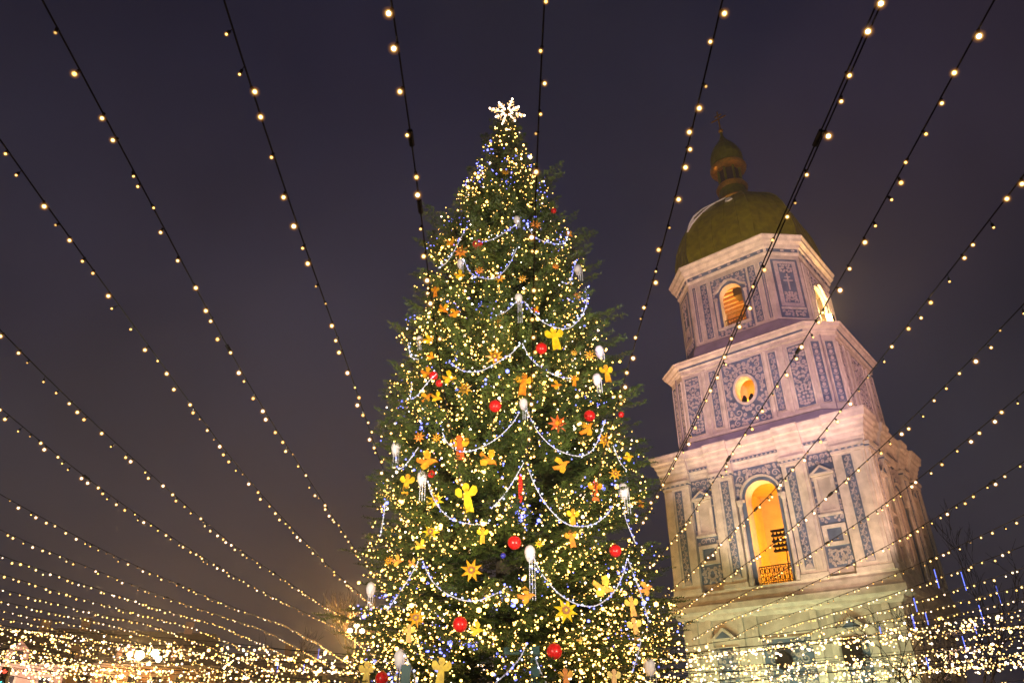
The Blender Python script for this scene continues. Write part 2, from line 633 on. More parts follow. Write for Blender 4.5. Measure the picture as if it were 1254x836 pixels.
THK = 1.3
ARCH = arch_poly(0, 1.55, 13.4, 21.15, 16, 1.45)
wl2 = MB()
frF = frame(B2, -90)
wl2.prism(rect(-A2, A2, 13.3, 24.6), -THK, 0, 'plaster', frF, hole=ARCH)
wl2.box(-A2, A2, B2 - THK, B2, 13.3, 24.6, 'plaster')
wl2.box(-A2, -A2 + THK, -B2 + THK, B2 - THK, 13.3, 24.6, 'plaster')
frR = frame(A2, 0)
ARCHR = arch_poly(0, 1.25, 13.4, 20.6, 16, 1.25)
wl2.prism(rect(-B2 + THK, B2 - THK, 13.3, 24.6), -THK, 0, 'plaster', frR, hole=ARCHR)
wl2.box(-1.3, 1.3, 0, .2, 13.4, 22.0, 'plaster', frame(A2 - THK + .3, 0))
wl2.build('wall', tower)
ch = MB()
ch.box(-A2 + THK, A2 - THK, -B2 + THK, B2 - THK, 13.0, 13.32, 'chamber')
ch.box(-A2 + THK, A2 - THK, -B2 + THK, B2 - THK, 24.0, 24.5, 'chamber')
ch.box(-4.2, 4.2, 2.2, 2.5, 13.32, 24.0, 'chamber')
ch.box(-4.5, -4.2, -B2 + THK, 2.5, 13.32, 24.0, 'chamber')
ch.box(4.2, 4.5, -B2 + THK, 2.5, 13.32, 24.0, 'chamber')
ch.build('bell_chamber', tower)
point('chamber_lamp', (2.6, -3.5, 17.5), 5600, (1.0, 0.39, 0.015), .4, tower)
# bell rack seen through the arch
rk = MB()
rk.tube([(-.1, -4.6, 13.32), (.15, -4.6, 16.8)], .05, 'iron')
for zz in (16.75, 17.2, 17.65, 18.15, 18.6):
    rk.box(-1.0, 1.5, -4.8, -4.4, zz, zz + .16, 'iron')
for zz in (16.9, 17.36, 17.82, 18.32):
    for q in range(7):
        rk.lathe([(.12, zz), (.1, zz + .12), (.06, zz + .2), (.02, zz + .26)], 'iron', (-.85 + q * .36, -4.6, 0), 6)
rk.build('bell_rack', tower)

# railing in the arch
rl = MB()
frA = frame(B2 - .55, -90)
rl.box(-1.55, 1.55, -.03, .03, 14.95, 15.03, 'iron', frA)
rl.box(-1.55, 1.55, -.03, .03, 13.55, 13.62, 'iron', frA)
for q in range(15):
    u = -1.5 + q * 3.0 / 14
    rl.box(u - .022, u + .022, -.02, .02, 13.4, 14.95, 'iron', frA)
for q in range(7):
    u = -1.29 + q * .43
    for zz in (13.95, 14.6):
        frame_mould(rl, oval(u, zz, .17, .24, 10), .05, -.02, .02, 'iron', frA)
rl.build('railing', tower)


def tier2_face(fr, half, arch, hole_hw, zspring):
    k = half / 9.6
    # pilasters with blue strips
    for s in (-1, 1):
        for (ua, ub, sa, sb, dep) in ((6.98, 9.72, 7.8, 8.55, .38), (2.42, 4.62, 2.85, 3.6, .38)):
            pl = MB()
            u0, u1 = sorted((s * ua * k, s * ub * k))
            pl.box(u0, u1, 0, dep, 13.75, 23.3, 'trim', fr)
            pl.box(u0 - .08, u1 + .08, 0, dep + .1, 13.3, 13.72, 'trim', fr)
            # stepped shaft edge
            su0, su1 = sorted((s * sa * k, s * sb * k))
            o0, o1 = (su1 + .22, u1 - .25) if s > 0 else (u0 + .25, su0 - .22)
            pl.box(o0, o1, dep, dep + .12, 13.9, 23.2, 'trim', fr)
            # capital
            pl.box(u0 - .05, u1 + .05, 0, dep + .12, 23.3, 23.55, 'trim', fr)
            pl.box(u0 - .14, u1 + .14, 0, dep + .26, 23.72, 24.0, 'trim', fr)
            po = pl.build('pilaster', tower)
            st = MB()
            st.prism(rect(su0, su1, 14.1, 23.1), dep, dep + .03, 'blue', fr)
            vine(st, su0 + .04, su1 - .04, 14.35, 23.0, fr, dep + .03, dep + .08)
            st.prism(arch_poly((su0 + su1) / 2, (su1 - su0) / 2 - .02, 14.12, 14.16, 8), dep + .03, dep + .07, 'relief', fr, back=False)
            st.build('ornament_strip', po)
            cp = MB()
            cp.box(u0 - .02, u1 + .02, 0, dep + .14, 23.55, 23.72, 'blue', fr)
            for q in range(5):
                uu = u0 + (q + .5) * (u1 - u0) / 5
                cp.prism(oval(uu, 23.635, .13, .07, 8), dep + .14, dep + .2, 'relief', fr, back=False)
            cp.build('capital_band', po)
        # niche bay
        nb = MB()
        c0 = s * 5.8 * k; hw = 1.12 * k
        nb.prism(rect(c0 - hw, c0 + hw, 14.0, 23.9), 0, .04, 'blue', fr)
        ins = lambda u, z, c0=c0, hw=hw, k=k: abs(u - c0) < hw - .03 and (z > 22.75 or (17.55 < z < 18.3) or (14.05 < z < 15.6) or (abs(u - c0) > .84 * k and z > 18.4)) and z < 23.85
        scrolls(nb, ins, c0 - hw, c0 + hw, 14.0, 23.9, fr, .04, .1, rmin=.09, rmax=.4, n=900, wd=.075, seed=3 + s, uc=c0)
        nb.prism(oval(c0, 14.85, .42 * k, .5, 14), .04, .1, 'relief', fr, hole=oval(c0, 14.85, .27 * k, .35, 14), back=False)
        no = nb.build('niche_panel', tower)
        nc = MB()
        nc.prism(rect(c0 - .85 * k, c0 + .85 * k, 18.42, 21.75), .04, .22, 'trim', fr, hole=rect(c0 - .55 * k, c0 + .55 * k, 18.75, 21.6))
        nc.prism([(c0 - 1.0 * k, 21.8), (c0 + 1.0 * k, 21.8), (c0 + 1.0 * k, 21.98), (c0, 22.7), (c0 - 1.0 * k, 21.98)], .04, .5, 'trim', fr)
        nc.prism([(c0 - .62 * k, 21.99), (c0 + .62 * k, 21.99), (c0, 22.44)], .5, .53, 'blue', fr)
        nc.box(c0 - 1.0 * k, c0 + 1.0 * k, .04, .4, 18.26, 18.44, 'trim', fr)
        nc.prism(rect(c0 - .55 * k, c0 + .55 * k, 18.75, 21.6), .04, .07, 'plaster', fr)
        nc.build('blind_window', no)
        ns = MB()
        ns.prism(rect(c0 - .98 * k, c0 + .98 * k, 15.75, 17.5), .04, .24, 'trim', fr, hole=rect(c0 - .62 * k, c0 + .62 * k, 16.05, 17.2))
        ns.prism(rect(c0 - .62 * k, c0 + .62 * k, 16.05, 17.2), .04, .07, 'blue', fr)
        ns.build('square_panel', no)
        # slim column beside the arch
        cl = MB()
        pc = fr(s * 2.08 * k, .22, 0)
        cl.lathe([(.26, 13.35), (.26, 13.9), (.2, 14.1), (.19, 17), (.17, 20.4), (.27, 20.6), (.3, 21.0)], 'trim', (pc[0], pc[1], 0), 10)
        cl.build('column', tower)
    # blue arch surround
    ar = MB()
    hw = 2.38 * k
    ar.prism(rect(-hw, hw, 13.4, 24.0), .0, .05, 'blue', fr, hole=arch, back=False)
    ring_hw = hole_hw + .38
    inn = lambda u, z: abs(u) < hw - .04 and z < 23.95 and ((z > zspring and math.hypot(u, (z - zspring)) > ring_hw + .1) or (13.5 < z < zspring and abs(u) > hole_hw + .12 and abs(u) > ring_hw))
    scrolls(ar, inn, -hw, hw, zspring - 1.5, 24.0, fr, .05, .12, rmin=.12, rmax=.42, n=700, wd=.09, seed=9)
    mold = [(-ring_hw, zspring - .1)] + [(-ring_hw * math.cos(PI * q / 16), zspring + (ring_hw - .03) * math.sin(PI * q / 16)) for q in range(17)] + [(ring_hw, zspring - .1)]
    ar.ribbon(mold, .2, .05, .2, 'trim', fr)
    for s in (-1, 1):
        ar.box(s * ring_hw - .3, s * ring_hw + .3, .05, .3, zspring - .35, zspring - .1, 'trim', fr)
    ar.build('arch_surround', tower)
    # small blue dentil line under the cornice
    dn = MB()
    dn.box(-half - .3, half + .3, .3, .36, 24.75, 24.98, 'blue', fr)
    n = int(half * 2 / .42)
    for q in range(n):
        u = -half + (q + .5) * 2 * half / n
        dn.prism([(u - .14, 24.77), (u + .14, 24.77), (u, 24.97)], .36, .42, 'relief', fr, back=False)
    dn.build('dentil_band', tower)


tier2_face(frF, A2, ARCH, 1.55, 21.15)
tier2_face(frR, B2, ARCHR, 1.25, 20.6)


def plan2r(o):
    o *= .74
    """outline with the cornice breaking forward over the pilasters"""
    pts = []
    for (dist, half, phi) in ((B2, A2, -90), (A2, B2, 0), (B2, A2, 90), (A2, B2, 180)):
        f_ = frame(dist, phi); k = half / 9.6
        for (u, w_) in ((-6.9 * k, .3 + o), (-6.9 * k, o), (-4.7 * k, o), (-4.7 * k, .3 + o), (-2.35 * k, .3 + o), (-2.35 * k, o), (2.35 * k, o), (2.35 * k, .3 + o), (4.7 * k, .3 + o), (4.7 * k, o), (6.9 * k, o), (6.9 * k, .3 + o)):
            p = f_(u, w_, 0); pts.append((p[0], p[1]))
        p = f_(half + o + .3, o + .3, 0); pts.append((p[0], p[1]))
    return pts


c2 = MB()
ring_cornice(c2, [(24.05, .0), (24.4, .12), (24.55, .12), (24.72, .22), (25.0, .24), (25.2, .38), (25.5, .42), (25.7, .62), (26.0, .66), (26.1, .95), (26.5, 1.0), (26.72, 1.12), (26.86, 1.12), (26.9, .9)], plan2r, 'trim')
c2.build('cornice', tower)

# -- tier three (square with cut corners)
U3, V3, KU, KV = 8.95, 7.35, 6.75, 5.55


def plan3(o):
    u, v = U3 + o, V3 + o
    ku, kv = KU + o * .41, KV + o * .41
    return [(-ku, -v), (ku, -v), (u, -kv), (u, kv), (ku, v), (-ku, v), (-u, kv), (-u, -kv)]


s3 = MB()
rings = [[(p[0], p[1], 26.85) for p in plan3(.42)], [(p[0], p[1], 28.0) for p in plan3(.30)], [(p[0], p[1], 28.2) for p in plan3(.02)]]
s3.loft(rings, 'sheet')
s3.build('sheet_roof', tower)
w3 = MB()
fr3 = frame(V3, -90)
WIN3 = oval(0, 32.2, 1.02, 1.42)
w3.prism(rect(-KU, KU, 28.15, 36.6), -1.0, 0, 'plaster', fr3, hole=WIN3)
pp = plan3(0)
for i in range(1, 8):
    a, b = pp[i], pp[(i + 1) % 8]
    ca = (a[0] * .9, a[1] * .9); cb = (b[0] * .9, b[1] * .9)
    w3.add([(a[0], a[1], 28.15), (b[0], b[1], 28.15), (b[0], b[1], 36.6), (a[0], a[1], 36.6),
            (ca[0], ca[1], 28.15), (cb[0], cb[1], 28.15), (cb[0], cb[1], 36.6), (ca[0], ca[1], 36.6)],
           [(0, 1, 2, 3), (5, 4, 7, 6), (3, 2, 6, 7), (0, 4, 5, 1)], 'plaster')
w3.build('wall', tower)
c3r = MB()
c3r.box(-3.2, 3.2, -2.2, -2.0, 29.0, 36.4, 'chamber')
c3r.box(-3.2, 3.2, -V3 + 1.02, -2.2, 28.9, 29.2, 'chamber')
c3r.box(-3.2, 3.2, -V3 + 1.02, -2.2, 36.0, 36.3, 'wood')
c3r.box(-3.4, -3.2, -V3 + 1.02, -2.0, 29.0, 36.3, 'chamber')
c3r.box(3.2, 3.4, -V3 + 1.02, -2.0, 29.0, 36.3, 'chamber')
for q in range(6):
    c3r.box(-3.1 + q, -2.95 + q, -6.0, -2.2, 35.6, 36.0, 'wood')
c3r.build('window_chamber', tower)
point('chamber_lamp', (0.8, -4.0, 32.2), 1500, (1.0, 0.36, 0.012), .3, tower)
for s in (-.45, .3):
    fl = MB()
    pf = fr3(s, -.55, 0)
    fl.tube([(pf[0], pf[1], 30.55), (pf[0], pf[1], 31.2)], .07, 'black')
    fl.box(pf[0] - .28, pf[0] + .28, pf[1] - .2, pf[1] + .2, 31.1, 31.45, 'black')
    fl.loft([[(pf[0] - .3, pf[1] - .16, 31.4), (pf[0] + .3, pf[1] - .16, 31.4), (pf[0] + .3, pf[1] + .16, 31.4), (pf[0] - .3, pf[1] + .16, 31.4)],
             [(pf[0] - .08, pf[1] - .08, 31.85), (pf[0] + .08, pf[1] - .08, 31.85), (pf[0] + .08, pf[1] + .08, 31.85), (pf[0] - .08, pf[1] + .08, 31.85)]], 'black')
    fl.build('window_fixture', tower)


def strip_panel(fr, u0, u1, z0, z1, kind, seed=1, parent=tower, wd=.08):
    st = MB()
    st.prism(rect(u0, u1, z0, z1), 0, .05, 'blue', fr)
    frame_mould(st, rect(u0, u1, z0, z1), .13, 0, .13, 'trim', fr)
    if kind == 'scroll':
        c = (u0 + u1) / 2
        scrolls(st, lambda u, z: u0 + .1 < u < u1 - .1 and z0 + .1 < z < z1 - .1, u0, u1, z0, z1, fr, .05, .11, rmin=.11, rmax=.42, n=900, wd=wd, seed=seed, uc=c)
    else:
        vine(st, u0 + .1, u1 - .1, z0 + .12, z1 - .12, fr, .05, .10, kind)
    return st.build('ornament_panel', parent)


def tier3_main(fr, half, seed, window):
    k = half / 6.75
    for s in (-1, 1):
        a, b = sorted((s * 4.75 * k, s * 6.5 * k)); strip_panel(fr, a, b, 28.7, 35.3, 'scroll', seed + 1)
        a, b = sorted((s * 2.8 * k, s * 3.68 * k)); strip_panel(fr, a, b, 28.95, 35.3, 'vine')
        for uu in (4.22, 2.5):
            q = MB(); q.box((s * uu - .17) * k, (s * uu + .17) * k, 0, .16, 28.4, 35.6, 'trim', fr); q.build('pilaster', tower)
    wp = MB()
    hw = 2.22 * k
    H = oval(0, 32.2, 1.02, 1.42) if window else None
    outer = rect(-hw, hw, 28.35, 35.55)
    wp.prism(outer, .002, .05, 'blue', fr, hole=H, back=False)
    scrolls(wp, lambda u, z: abs(u) < hw - .08 and 28.45 < z < 35.45 and (not window or ((u / 1.34) ** 2 + ((z - 32.2) / 1.76) ** 2) > 1), -hw, hw, 28.35, 35.5, fr, .05, .13, rmin=.13, rmax=.6, n=1100, wd=.1, seed=seed)
    frame_mould(wp, outer, .1, 0, .1, 'trim', fr)
    wp.build('ornament_panel', tower)
    if window:
        rg = MB()
        rg.prism(oval(0, 32.2, 1.27, 1.68), .05, .2, 'trim', fr, hole=H)
        rg.build('window_surround', tower)
    for (d_, za, zb) in ((.22, 28.15, 28.4), (.2, 35.75, 36.0)):
        bt = MB(); bt.box(-half, half, 0, d_, za, zb, 'trim', fr); bt.build('string_course', tower)


tier3_main(fr3, KU, 21, True)
tier3_main(frame(U3, 0), KV, 22, False)
# cut corners
for (p, q) in ((1, 2), (7, 0)):
    a, b = Vector(pp[p]), Vector(pp[q])
    mid = (a + b) / 2; d = (b - a); L_ = d.length
    n2 = Vector((d.y, -d.x)).normalized()
    phi = math.degrees(math.atan2(n2.y, n2.x))
    dist = mid.dot(n2); off = mid.dot(Vector((-n2.y, n2.x)))
    frc = frame(dist, phi, off)
    for s in (-1, 1):
        u0, u1 = sorted((s * .22, s * (L_ / 2 - .28)))
        strip_panel(frc, u0, u1, 28.8, 35.3, 'chain')
    dp = MB(); dp.tube([frc(0, .12, 28.2), frc(0, .12, 36.0)], .05, 'sheet'); dp.build('downpipe', tower)

c3 = MB()
ring_cornice(c3, [(35.98, .02), (36.1, .2), (36.2, .2), (36.3, .34), (36.55, .36), (36.7, .72), (36.95, .78), (37.05, .9), (37.1, .7)], plan3, 'trim')
c3.build('cornice', tower)
fb = MB()
for (dist, half, phi) in ((V3, KU, -90), (U3, KV, 0)):
    f_ = frame(dist, phi)
    fb.box(-half, half, .36, .4, 36.32, 36.52, 'blue', f_)
fb.build('frieze_band', tower)

# -- tier four (octagon)
W4, K4 = 7.15, 4.6


def plan4(o, W=None, K=None):
    W = W or W4; K = K or K4
    u, k = W + o, K + o * .41
    return [(-k, -u), (k, -u), (u, -k), (u, k), (k, u), (-k, u), (-u, k), (-u, -k)]


s4 = MB()
p3o = plan3(.7); p4o = plan4(.05)
s4.loft([[(p[0], p[1], 37.06) for p in p3o], [(p[0], p[1], 37.4) for p in plan4(.62)], [(p[0], p[1], 38.55) for p in plan4(.30)], [(p[0], p[1], 38.78) for p in p4o]], 'sheet')
s4.build('sheet_roof', tower)
w4 = MB()
ARCH4 = arch_poly(.1, 1.28, 39.85, 43.65, 14)
ARCH4R = arch_poly(.1, 1.7, 39.85, 43.4, 14)
fr4 = [frame(W4, ph) for ph in (-90, 0, 90, 180)]
for i_, f_ in enumerate(fr4):
    if i_ < 2:
        w4.prism(rect(-K4, K4, 38.7, 48.0), -.9 if i_ == 0 else -.3, 0, 'plaster', f_, hole=ARCH4 if i_ == 0 else ARCH4R)
    else:
        w4.prism(rect(-K4, K4, 38.7, 48.0), -.9, 0, 'plaster', f_)
frC = []
p4 = plan4(0)
for (p, q) in ((1, 2), (3, 4), (5, 6), (7, 0)):
    a, b = Vector(p4[p]), Vector(p4[q])
    mid = (a + b) / 2; d = b - a
    n2 = Vector((d.y, -d.x)).normalized()
    frc = frame(mid.dot(n2), math.degrees(math.atan2(n2.y, n2.x)))
    frC.append(frc)
    w4.prism(rect(-d.length / 2, d.length / 2, 38.7, 48.0), -.5, 0, 'plaster', frc)
LC = d.length / 2
w4.build('wall', tower)
r4 = MB()
r4.loft([[(p[0], p[1], z) for p in plan4(-.95)] for z in (39.2, 39.5)], 'wood')
r4.loft([[(p[0], p[1], z) for p in plan4(-.95)] for z in (47.0, 47.2)], 'wood')
r4.box(-4, 4, 1.5, 1.7, 39.5, 47.0, 'wood')
for q in range(8):
    r4.box(-4.5, 4.5, -5.6 + q * .9, -5.35 + q * .9, 46.5, 47.0, 'wood')
for q in range(12):
    r4.box(-4, 4, 1.44, 1.5, 39.6 + q * .62, 39.64 + q * .62, 'bark')
r4.build('bell_loft', tower)
bm = MB()
bm.box(-.4, 1.3, -5.0, -3.6, 44.6, 45.6, 'black')
bm.tube([(-.2, -4.6, 45.2), (2.2, -3.6, 42.4)], .07, 'bark')
bm.tube([(-2.2, -4.8, 41.4), (2.4, -4.4, 42.5)], .07, 'bark')
bm.build('bell_frame', tower)
point('loft_lamp', (-1.6, -3.2, 43.2), 1300, (1.0, 0.36, 0.03), .25, tower)
ff = MB()
ff.box(W4 + .35, W4 + 1.0, -.9, -.2, 39.6, 40.9, 'black')
ff.box(W4 + .4, W4 + .95, -.95, -.902, 39.7, 40.85, 'e_flood')
ff.box(W4 + .4, W4 + .95, -.85, -.25, 40.904, 40.95, 'e_flood')
ff.box(W4 - .1, W4 + .6, -.75, -.35, 39.3, 39.595, 'black')
ff.build('loft_floodlight', tower)
point('loft_floodlight_lamp', (W4 + .15, -.5, 41.2), 4200, (1.0, 0.55, 0.16), .3, tower)
for f_ in fr4[:2]:
    r_ = MB()
    fi = lambda u, w_, z, f_=f_: f_(u, w_ - .4, z)
    r_.box(-1.18, 1.38, -.03, .03, 40.85, 40.92, 'iron', fi)
    for q in range(9):
        u = -1.1 + q * .3
        r_.box(u - .02, u + .02, -.02, .02, 39.85, 40.85, 'iron', fi)
    r_.build('railing', tower)
for f_ in fr4[:2]:
    for s in (-1, 1):
        a, b = sorted((s * 2.35, s * 3.25)); strip_panel(f_, a, b, 39.1, 46.1, 'vine', 4)
        a, b = sorted((s * 3.72, s * 4.2)); strip_panel(f_, a, b, 39.1, 46.1, 'chain')
        if f_ is fr4[1]: continue
        q = MB(); q.box(s * 1.7 - .14 + .1, s * 1.7 + .14 + .1, 0, .22, 39.9, 43.4, 'trim', f_); q.box(s * 1.7 - .2 + .1, s * 1.7 + .2 + .1, 0, .28, 43.4, 43.65, 'trim', f_)
        q.build('window_column', tower)
    hd = MB()
    hd.prism(rect(-1.95, 2.15, 38.95, 46.1), .002, .05, 'blue', f_, hole=ARCH4 if f_ is fr4[0] else ARCH4R, back=False)
    scrolls(hd, lambda u, z: abs(u - .1) < 2.0 and z < 46.05 and (z < 39.7 or (z > 43.7 and math.hypot(u - .1, z - 43.65) > 1.75)), -1.95, 2.15, 38.95, 46.1, f_, .05, .12, rmin=.1, rmax=.36, n=700, wd=.08, seed=31, uc=.1)
    hood = [(-1.75, 44.2), (-1.2, 44.55), (-.7, 45.05), (.1, 45.4), (.9, 45.05), (1.4, 44.55), (1.95, 44.2)]
    hd.ribbon([(p[0], p[1]) for p in catmull(hood, 4)], .2, .05, .32, 'trim', f_)
    hd.box(-1.75, 1.95, .05, .3, 39.62, 39.84, 'trim', f_)
    hd.build('window_surround', tower)
for frc in (frC[0], frC[3], frC[1]):
    pn = MB()
    pn.prism(rect(-1.45, 1.45, 39.0, 46.2), 0, .05, 'blue', frc)
    pn.prism(rect(-1.2, 1.2, 40.35, 45.95), .05, .08, 'relief', frc)
    pn.prism(rect(-.78, .78, 40.75, 45.6), .08, .1, 'blue', frc)
    pn.prism(rect(-1.3, 1.3, 39.95, 40.2), .05, .16, 'trim', frc)
    scrolls(pn, lambda u, z: abs(u) < 1.35 and 39.1 < z < 39.9, -1.4, 1.4, 39.0, 40.0, frc, .05, .1, rmin=.1, rmax=.34, n=200, wd=.07, seed=2)
    scrolls(pn, lambda u, z: abs(u) < .74 and (40.8 < z < 42.2 or 44.4 < z < 45.55), -.78, .78, 40.75, 45.6, frc, .1, .15, rmin=.1, rmax=.3, n=500, wd=.08, seed=8)
    # raised cross in the panel
    pn.prism(rect(-.07, .07, 42.3, 44.3), .1, .17, 'relief', frc)
    pn.prism(rect(-.5, .5, 43.4, 43.53), .1, .165, 'relief', frc)
    pn.prism(rect(-.3, .3, 43.85, 43.95), .1, .165, 'relief', frc)
    pn.build('ornament_panel', tower)
c4 = MB()
ring_cornice(c4, [(46.75, .02), (46.95, .15), (47.05, .15), (47.5, .18), (47.6, .35), (47.9, .4), (48.2, .72), (48.5, .78), (48.75, .95), (48.9, .95), (49.0, .6)], plan4, 'trim')
c4.build('cornice', tower)
fb = MB()
for f_, hf in [(f, K4) for f in fr4[:2]] + [(f, LC) for f in (frC[0], frC[3], frC[1])]:
    fb.box(-hf + .1, hf - .1, .17, .21, 47.08, 47.47, 'blue', f_)
    n = int(hf * 2 / 1.1)
    for q in range(n):
        u = -hf + (q + .5) * 2 * hf / n
        fb.prism(oval(u, 47.27, .22, .13, 8), .21, .25, 'relief', f_, back=False)
fb.build('frieze_band', tower)

# -- dome, lantern and cross
def oct_ring(r, z, cut=.62):
    k = r * cut
    return [(-k, -r, z), (k, -r, z), (r, -k, z), (r, k, z), (k, r, z), (-k, r, z), (-r, k, z), (-r, -k, z)]


dm = MB()
dome_prof = [(7.7, 48.95), (8.0, 49.8), (8.1, 50.9), (8.0, 52.2), (7.7, 53.8), (7.25, 55.2), (6.6, 56.6), (5.7, 57.8), (4.7, 58.7), (3.7, 59.4), (2.9, 59.9), (2.2, 60.4)]
dome_prof = [(r * .905, z) for r, z in dome_prof]
dm.loft([oct_ring(r, z, .56) for r, z in dome_prof], 'gold')
for side in range(8):
    for t in np.linspace(0, 1, 6)[:-1]:
        pts = []
        for r, z in dome_prof:
            o = oct_ring(r + .015, z, .56); a, b = o[side], o[(side + 1) % 8]
            pts.append((a[0] + (b[0] - a[0]) * t, a[1] + (b[1] - a[1]) * t, z))
        dm.tube(pts, .05 if t else .09, 'gold', 4)
dome = dm.build('dome', tower)


def dome_pt(side, t, h, lift=.06):
    """point on a dome facet: side = -1 front or 0 corner facet, t along the facet, h height"""
    for (r0, z0), (r1, z1) in zip(dome_prof, dome_prof[1:]):
        if z0 <= h <= z1:
            f = (h - z0) / (z1 - z0); r = r0 + (r1 - r0) * f
            break
    return (t * r * .56, -r - lift, h + lift * .6)


def snow_patch(outline):
    """snow lying on the front facet, a slab of some thickness"""
    lo_ = [dome_pt(0, t, h, .01) for t, h in outline]; hi = [dome_pt(0, t, h, .14) for t, h in outline]
    mb = MB(); mb.loft([lo_, hi], 'snow'); mb.build('snow_patch', dome)


snow_patch([(-1.0, 54.0), (-.9, 55.0), (-.78, 55.9), (-.6, 56.8), (-.4, 57.8), (-.1, 58.5), (.2, 58.9), (.1, 59.3), (-.4, 59.0), (-.8, 58.2), (-.98, 56.8), (-1.0, 55.4)])
snow_patch([(.28, 56.9), (.4, 56.6), (.56, 56.75), (.54, 57.2), (.42, 57.6), (.3, 57.5)])

ln = MB()
ln.lathe([(2.5, 60.2), (2.35, 60.6), (2.0, 61.2), (1.75, 62.2), (1.68, 63.0)], 'gold', sides=16)
lan = ln.build('lantern_base', tower)
for (z, r) in ((60.3, 2.45), (63.0, 1.9), (66.35, 2.2)):
    k = MB(); k.lathe([(r * .8, z - .35), (r, z - .15), (r * 1.06, z + .15), (r * .98, z + .45), (r * .8, z + .6)], 'goldb', sides=20); k.build('gilded_ring', tower)
ll = MB()
ll.lathe([(1.25, 63.4), (1.25, 66.2)], 'glassdark', sides=8)
for q in range(8):
    a = 2 * PI * q / 8
    ll.tube([(1.42 * math.cos(a), 1.42 * math.sin(a), 63.4), (1.42 * math.cos(a), 1.42 * math.sin(a), 66.2)], .16, 'gold', 6)
ll.build('lantern', tower)
sd = MB()
sd.lathe([(1.9, 66.8), (2.05, 67.5), (2.1, 68.2), (1.95, 69.0), (1.6, 69.9), (1.05, 70.8), (.5, 71.6), (.22, 72.4), (.14, 73.2)], 'gold', sides=16)
sd.build('small_dome', tower)
cr = MB()
cr.ball((0, 0, 73.4), .34, 'goldb')
cr.box(-.08, .08, -.08, .08, 73.4, 77.0, 'goldb')
cr.box(-1.05, 1.05, -.07, .07, 75.6, 75.75, 'goldb')
cr.box(-.5, .5, -.07, .07, 76.2, 76.33, 'goldb')
cr.build('cross', tower)
# things fixed on the lower storey
sp = MB()
frL = frame(B2 - .1, -90)
pc = frL(-.4, .35, 7.2)
ax = Matrix.Rotation(PI / 2, 3, 'X')
sp.lathe([(.55, -.3), (.75, -.1), (.75, .12), (.6, .3)], 'black', pc, 16, ax)
sp.build('round_loudspeaker', tower)
sp = MB(); sp.box(4.5, 5.9, .05, .65, 6.5, 8.1, 'black', frL); sp.build('box_floodlight', tower)


# ------------------------------------------------------------------ floodlights that light the tower and the tree
def floodlight(loc, target, power, color, size, label, blend=.6):
    loc = Vector(loc); tgt = Vector(target)
    root = thing('floodlight', (loc.x, loc.y, 0), label, 'floodlight', group='floodlights standing on the square')
    d = (tgt - loc); az = math.atan2(d.y, d.x); elv = math.atan2(d.z, math.hypot(d.x, d.y))
    p = MB(); p.tube([(0, 0, 0), (0, 0, loc.z - .35)], .05, 'lamp_steel', 8); p.box(-.35, .35, -.35, .35, 0, .08, 'lamp_steel'); p.build('post', root)
    h = MB()
    R = Matrix.Rotation(az, 3, 'Z') @ Matrix.Rotation(-elv, 3, 'Y')
    def fr(x, y, z): return tuple(Vector((0, 0, loc.z)) + R @ Vector((x, y, z)))
    h.box(-.32, 0, -.3, .3, -.24, .24, 'black', fr); h.build('housing', root)
    l = MB(); l.box(.005, .03, -.26, .26, -.2, .2, 'e_flood', fr); l.build('lens', root)
    off = R @ Vector((.2, 0, 0))
    spot('flood_lamp', tuple(Vector((0, 0, loc.z)) + off), tuple(tgt - Vector((loc.x, loc.y, 0))), power, color, size, root, blend)
    return root


def twp(u, v, z): return tuple(tw(u, v, z))


for u_, lb in ((-6.5, 'leftmost of three along the tower foot'), (0, 'middle of three along the tower foot'), (6.5, 'rightmost of three along the tower foot')):
    floodlight(twp(u_, -B2 - 6.5, 1.0), twp(u_, -B2, 7.5), 2100, (0.86, 1.0, 0.55), 120, 'black floodlight throwing greenish light up the wall, ' + lb, 1.0)
floodlight(twp(18, -28, 2.4), twp(2.5, -8, 21.5), 30000, (1.0, 0.62, 0.48), 33, 'black floodlight right of the fir aimed at the tower arch', .35)
floodlight(twp(-4, -24, 2.4), twp(-1, -8, 24.5), 11000, (1.0, 0.80, 0.42), 34, 'black floodlight beside the fir throwing yellow light under the tower cornice', .5)
floodlight((7, -9, 8.0), twp(0, -7, 39), 165000, (1.0, 0.52, 0.60), 24, 'unseen floodlight on an added tall post, throwing pink light on the upper tower', .4)  # post added behind the camera so light reaches the ledges above the cornices
floodlight((-6, -10, 8.0), twp(0, -7, 26), 42000, (0.84, 0.66, 1.0), 17, 'unseen floodlight on an added tall post, throwing pale lilac light on the middle tower', .5)  # second added post behind the camera, lilac fill for the middle tiers
floodlight((-11, -8, 8.0), twp(0, 0, 62), 105000, (1.0, 0.84, 0.30), 17, 'added unseen floodlight on a tall post, throwing golden light on the dome', .6)  # lamp added out of view to brighten dome and lantern
floodlight(twp(36, -12, 2.4), twp(8, -2, 34), 32000, (1.0, 0.46, 0.26), 50, 'black floodlight throwing orange light on the side wall of the tower')
floodlight(twp(-36, -10, 2.4), twp(-7, -4, 42), 36000, (1.0, 0.50, 0.22), 34, 'black floodlight throwing orange light on the far flank of the tower')

